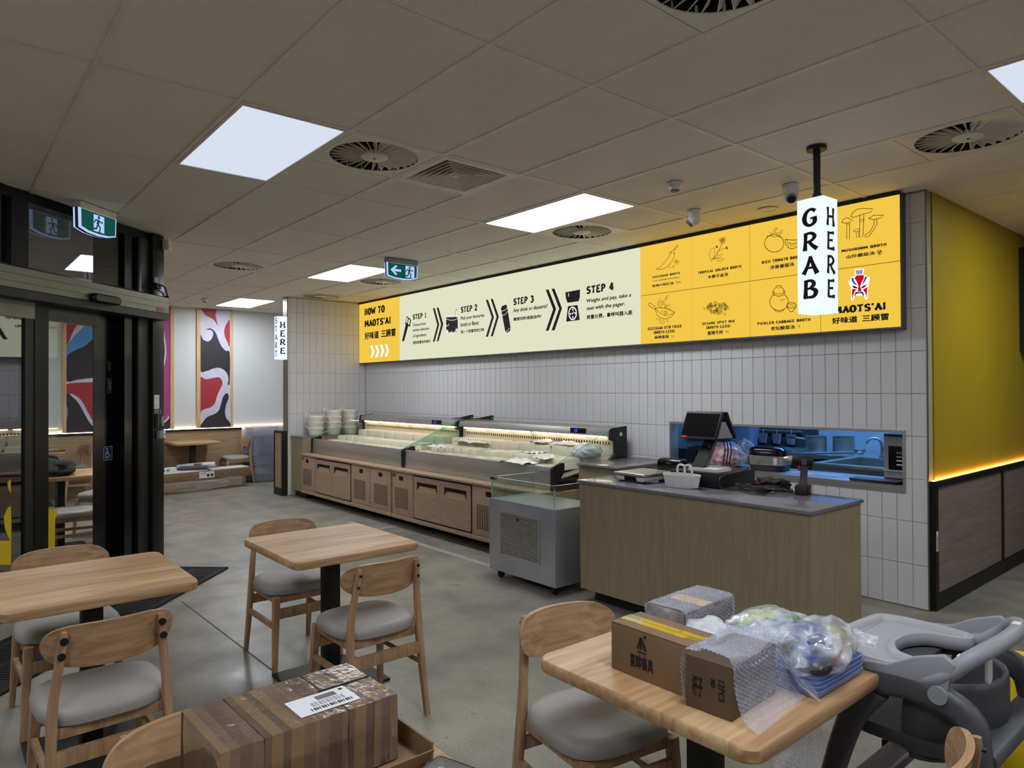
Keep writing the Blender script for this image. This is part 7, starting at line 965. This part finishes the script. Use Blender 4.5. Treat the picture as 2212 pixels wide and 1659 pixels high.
# ================================================================ YELLOW CAUTION SIGN AT THE RIGHT EDGE
t=thing('caution_sign','yellow folding floor sign cut by the right picture edge','floor sign',(-.66,2.98,0),.35); 
for s in (-1,1): build('leaf',B().hexa([(-.15,s*.16-.012,0),(.15,s*.16-.012,0),(.15,s*.16+.012,0),(-.15,s*.16+.012,0),(-.10,s*.016-.01,.62),(.10,s*.016-.01,.62),(.10,s*.016+.01,.62),(-.10,s*.016+.01,.62)]),'yplast',t,bev=.004)
build('hinge',B().cyl((-.1,0,.62),(.1,0,.62),.014,n=12),'yplast',t)
# ================================================================ FLAT CARTONS AND CLEAR TUBS IN THE FAR CORNER
def flatbox(label,x,y,z,l_,h_,w_):
    t=thing('flat_carton',label,'box',(x,y,z),math.radians(8),'long flat cartons on the floor'); build('body',B().box(-w_/2,-l_/2,0,w_/2,l_/2,h_),'card',t,bev=.004); build('tape_strip',B().box(-.03,-l_/2,h_,.03,l_/2,h_+.0015),'tape',t)
    b=B()
    for r in range(int(h_/.05)):
        for k in range(int(l_/.13)): b.box(w_/2+.0002,-l_/2+.03+.13*k+.06*(r%2),.02+.05*r,w_/2+.001,-l_/2+.11+.13*k+.06*(r%2),.028+.05*r)
    build('printed_dashes',b,'cardd',t)['kind']='stuff'
    return t
flatbox('long brown flat carton on the floor, lower of two',-11.56,3.13,0,1.62,.17,.32); t=flatbox('long brown flat carton with white label, upper of two',-11.57,3.20,.1705,1.66,.14,.32)
lbp=build('white_label',B().box(.1625,-.02,.03,.1635,.22,.13),'paper',t); build('label_print',B().box(.1636,.1,.05,.164,.14,.09).box(.1636,.16,.05,.164,.2,.09).box(.1636,.0,.1,.164,.08,.107),'print',lbp)
tag(sheet('stretch_film',36,14,lambda u,v:(-11.36-.14*(u-.5)*1.6+.02*noise.noise(Vector((u*8,v*5,3)))+.012,2.38+1.5*u,.03+.15*v+.02*math.sin(9*u)*(1-v)+.03*noise.noise(Vector((u*5,v*2,8)))),'film2'),'clear stretch film sagging over the flat cartons','plastic film')
g=thing('white_foam_sheet','white foam sheets on top of the flat cartons','foam',(-11.56,3.22,.3112),math.radians(8)); build('sheet',B().box(-.15,-.8,0,.14,.1,.012),'paper',g); build('sheet',B().box(-.14,.15,0,.15,.78,.014),'paper',g)
g=thing('plastic_bag_roll','rolled white and dark plastic with an orange tag on the cartons','packaging',(-11.56,3.18,.325),math.radians(60)); build('white_roll',B().tube([(-.28,.06,.05),(0,.07,.06),(.28,.08,.075)],[.03,.045,.04],10),'paper',g); build('dark_roll',B().tube([(-.2,-.06,.035),(.2,-.05,.04)],.034,10),'dgrey',g); build('orange_tag',B().box(-.02,.0,.085,.09,.08,.10),mat('orange_tag','D8722A',.5),g,bev=.004)
g=thing('spray_bottle_box','small white and green box at the left end of the flat cartons','box',(-11.47,2.72,.3240),math.radians(20)); build('body',B().box(-.05,-.17,0,.05,.17,.07),'paper',g,bev=.004); build('green_print',B().box(.0502,.0,.015,.051,.05,.055),'sgreen',g); build('dark_print',B().box(.0502,-.12,.015,.051,-.03,.055),'dgrey',g); build('purple_cap',B().box(-.04,-.1,.07,.03,-.02,.09),mat('purple_cap','3B3390',.4),g,bev=.004)
tb=None
for (x,y,nn,nm) in ((-12.06,4.40,6,'front'),(-12.06,4.85,6,'rear')):
    for k in range(nn):
        lab=f'clear plastic storage tub in the {nm} wrapped stack, {("lowest","second","third","fourth","fifth","topmost")[k]}'
        if tb is None:
            tb=thing('storage_tub',lab,'tub',(x,y,.002+.158*k),0,'wrapped clear storage tubs'); build('body',B().loft([[(p,q,z) for p,q in rrect(.50+i,.40+i,.05,4)] for z,i in ((0,-.06),(.01,-.05),(.14,.0),(.15,.03),(.156,.03))],(1,0)),'clearplastic',tb); build('base_panel',B().loft([[(p,q,z) for p,q in rrect(.42,.32,.04,4)] for z in (.012,.016)]),'clearplastic',tb); build('lid',B().loft([[(p,q,z) for p,q in rrect(.51+i,.41+i,.05,4)] for z,i in ((.1565,.0),(.1572,.0))]),'clearplastic',tb)
        else: dup(tb,lab,(x,y,.002+.158*k),random.uniform(-.03,.03))
def wrapf(u,v):
    a_=-PI*.55+u*PI*1.1; p=rrect(.50,.92,.08,10,-11.98,4.9); i=int(u*24)%len(p)
    ang=math.radians(-150+u*240); ex=.24; c_,s_=math.cos(ang),math.sin(ang); x=-12.06+math.copysign(abs(c_)**.35,c_)*.285; y=4.63+math.copysign(abs(s_)**.35,s_)*.455
    q=Vector((u*9,v*6,2)); return (x+.022*noise.noise(q),y+.022*noise.noise(q+Vector((4,0,0))),.03+.93*v+.03*noise.noise(Vector((u*7,9,1)))*v)
tag(sheet('stretch_film',60,30,wrapf,'film2'),'clear stretch film wrapped round the storage tub stacks','plastic film')
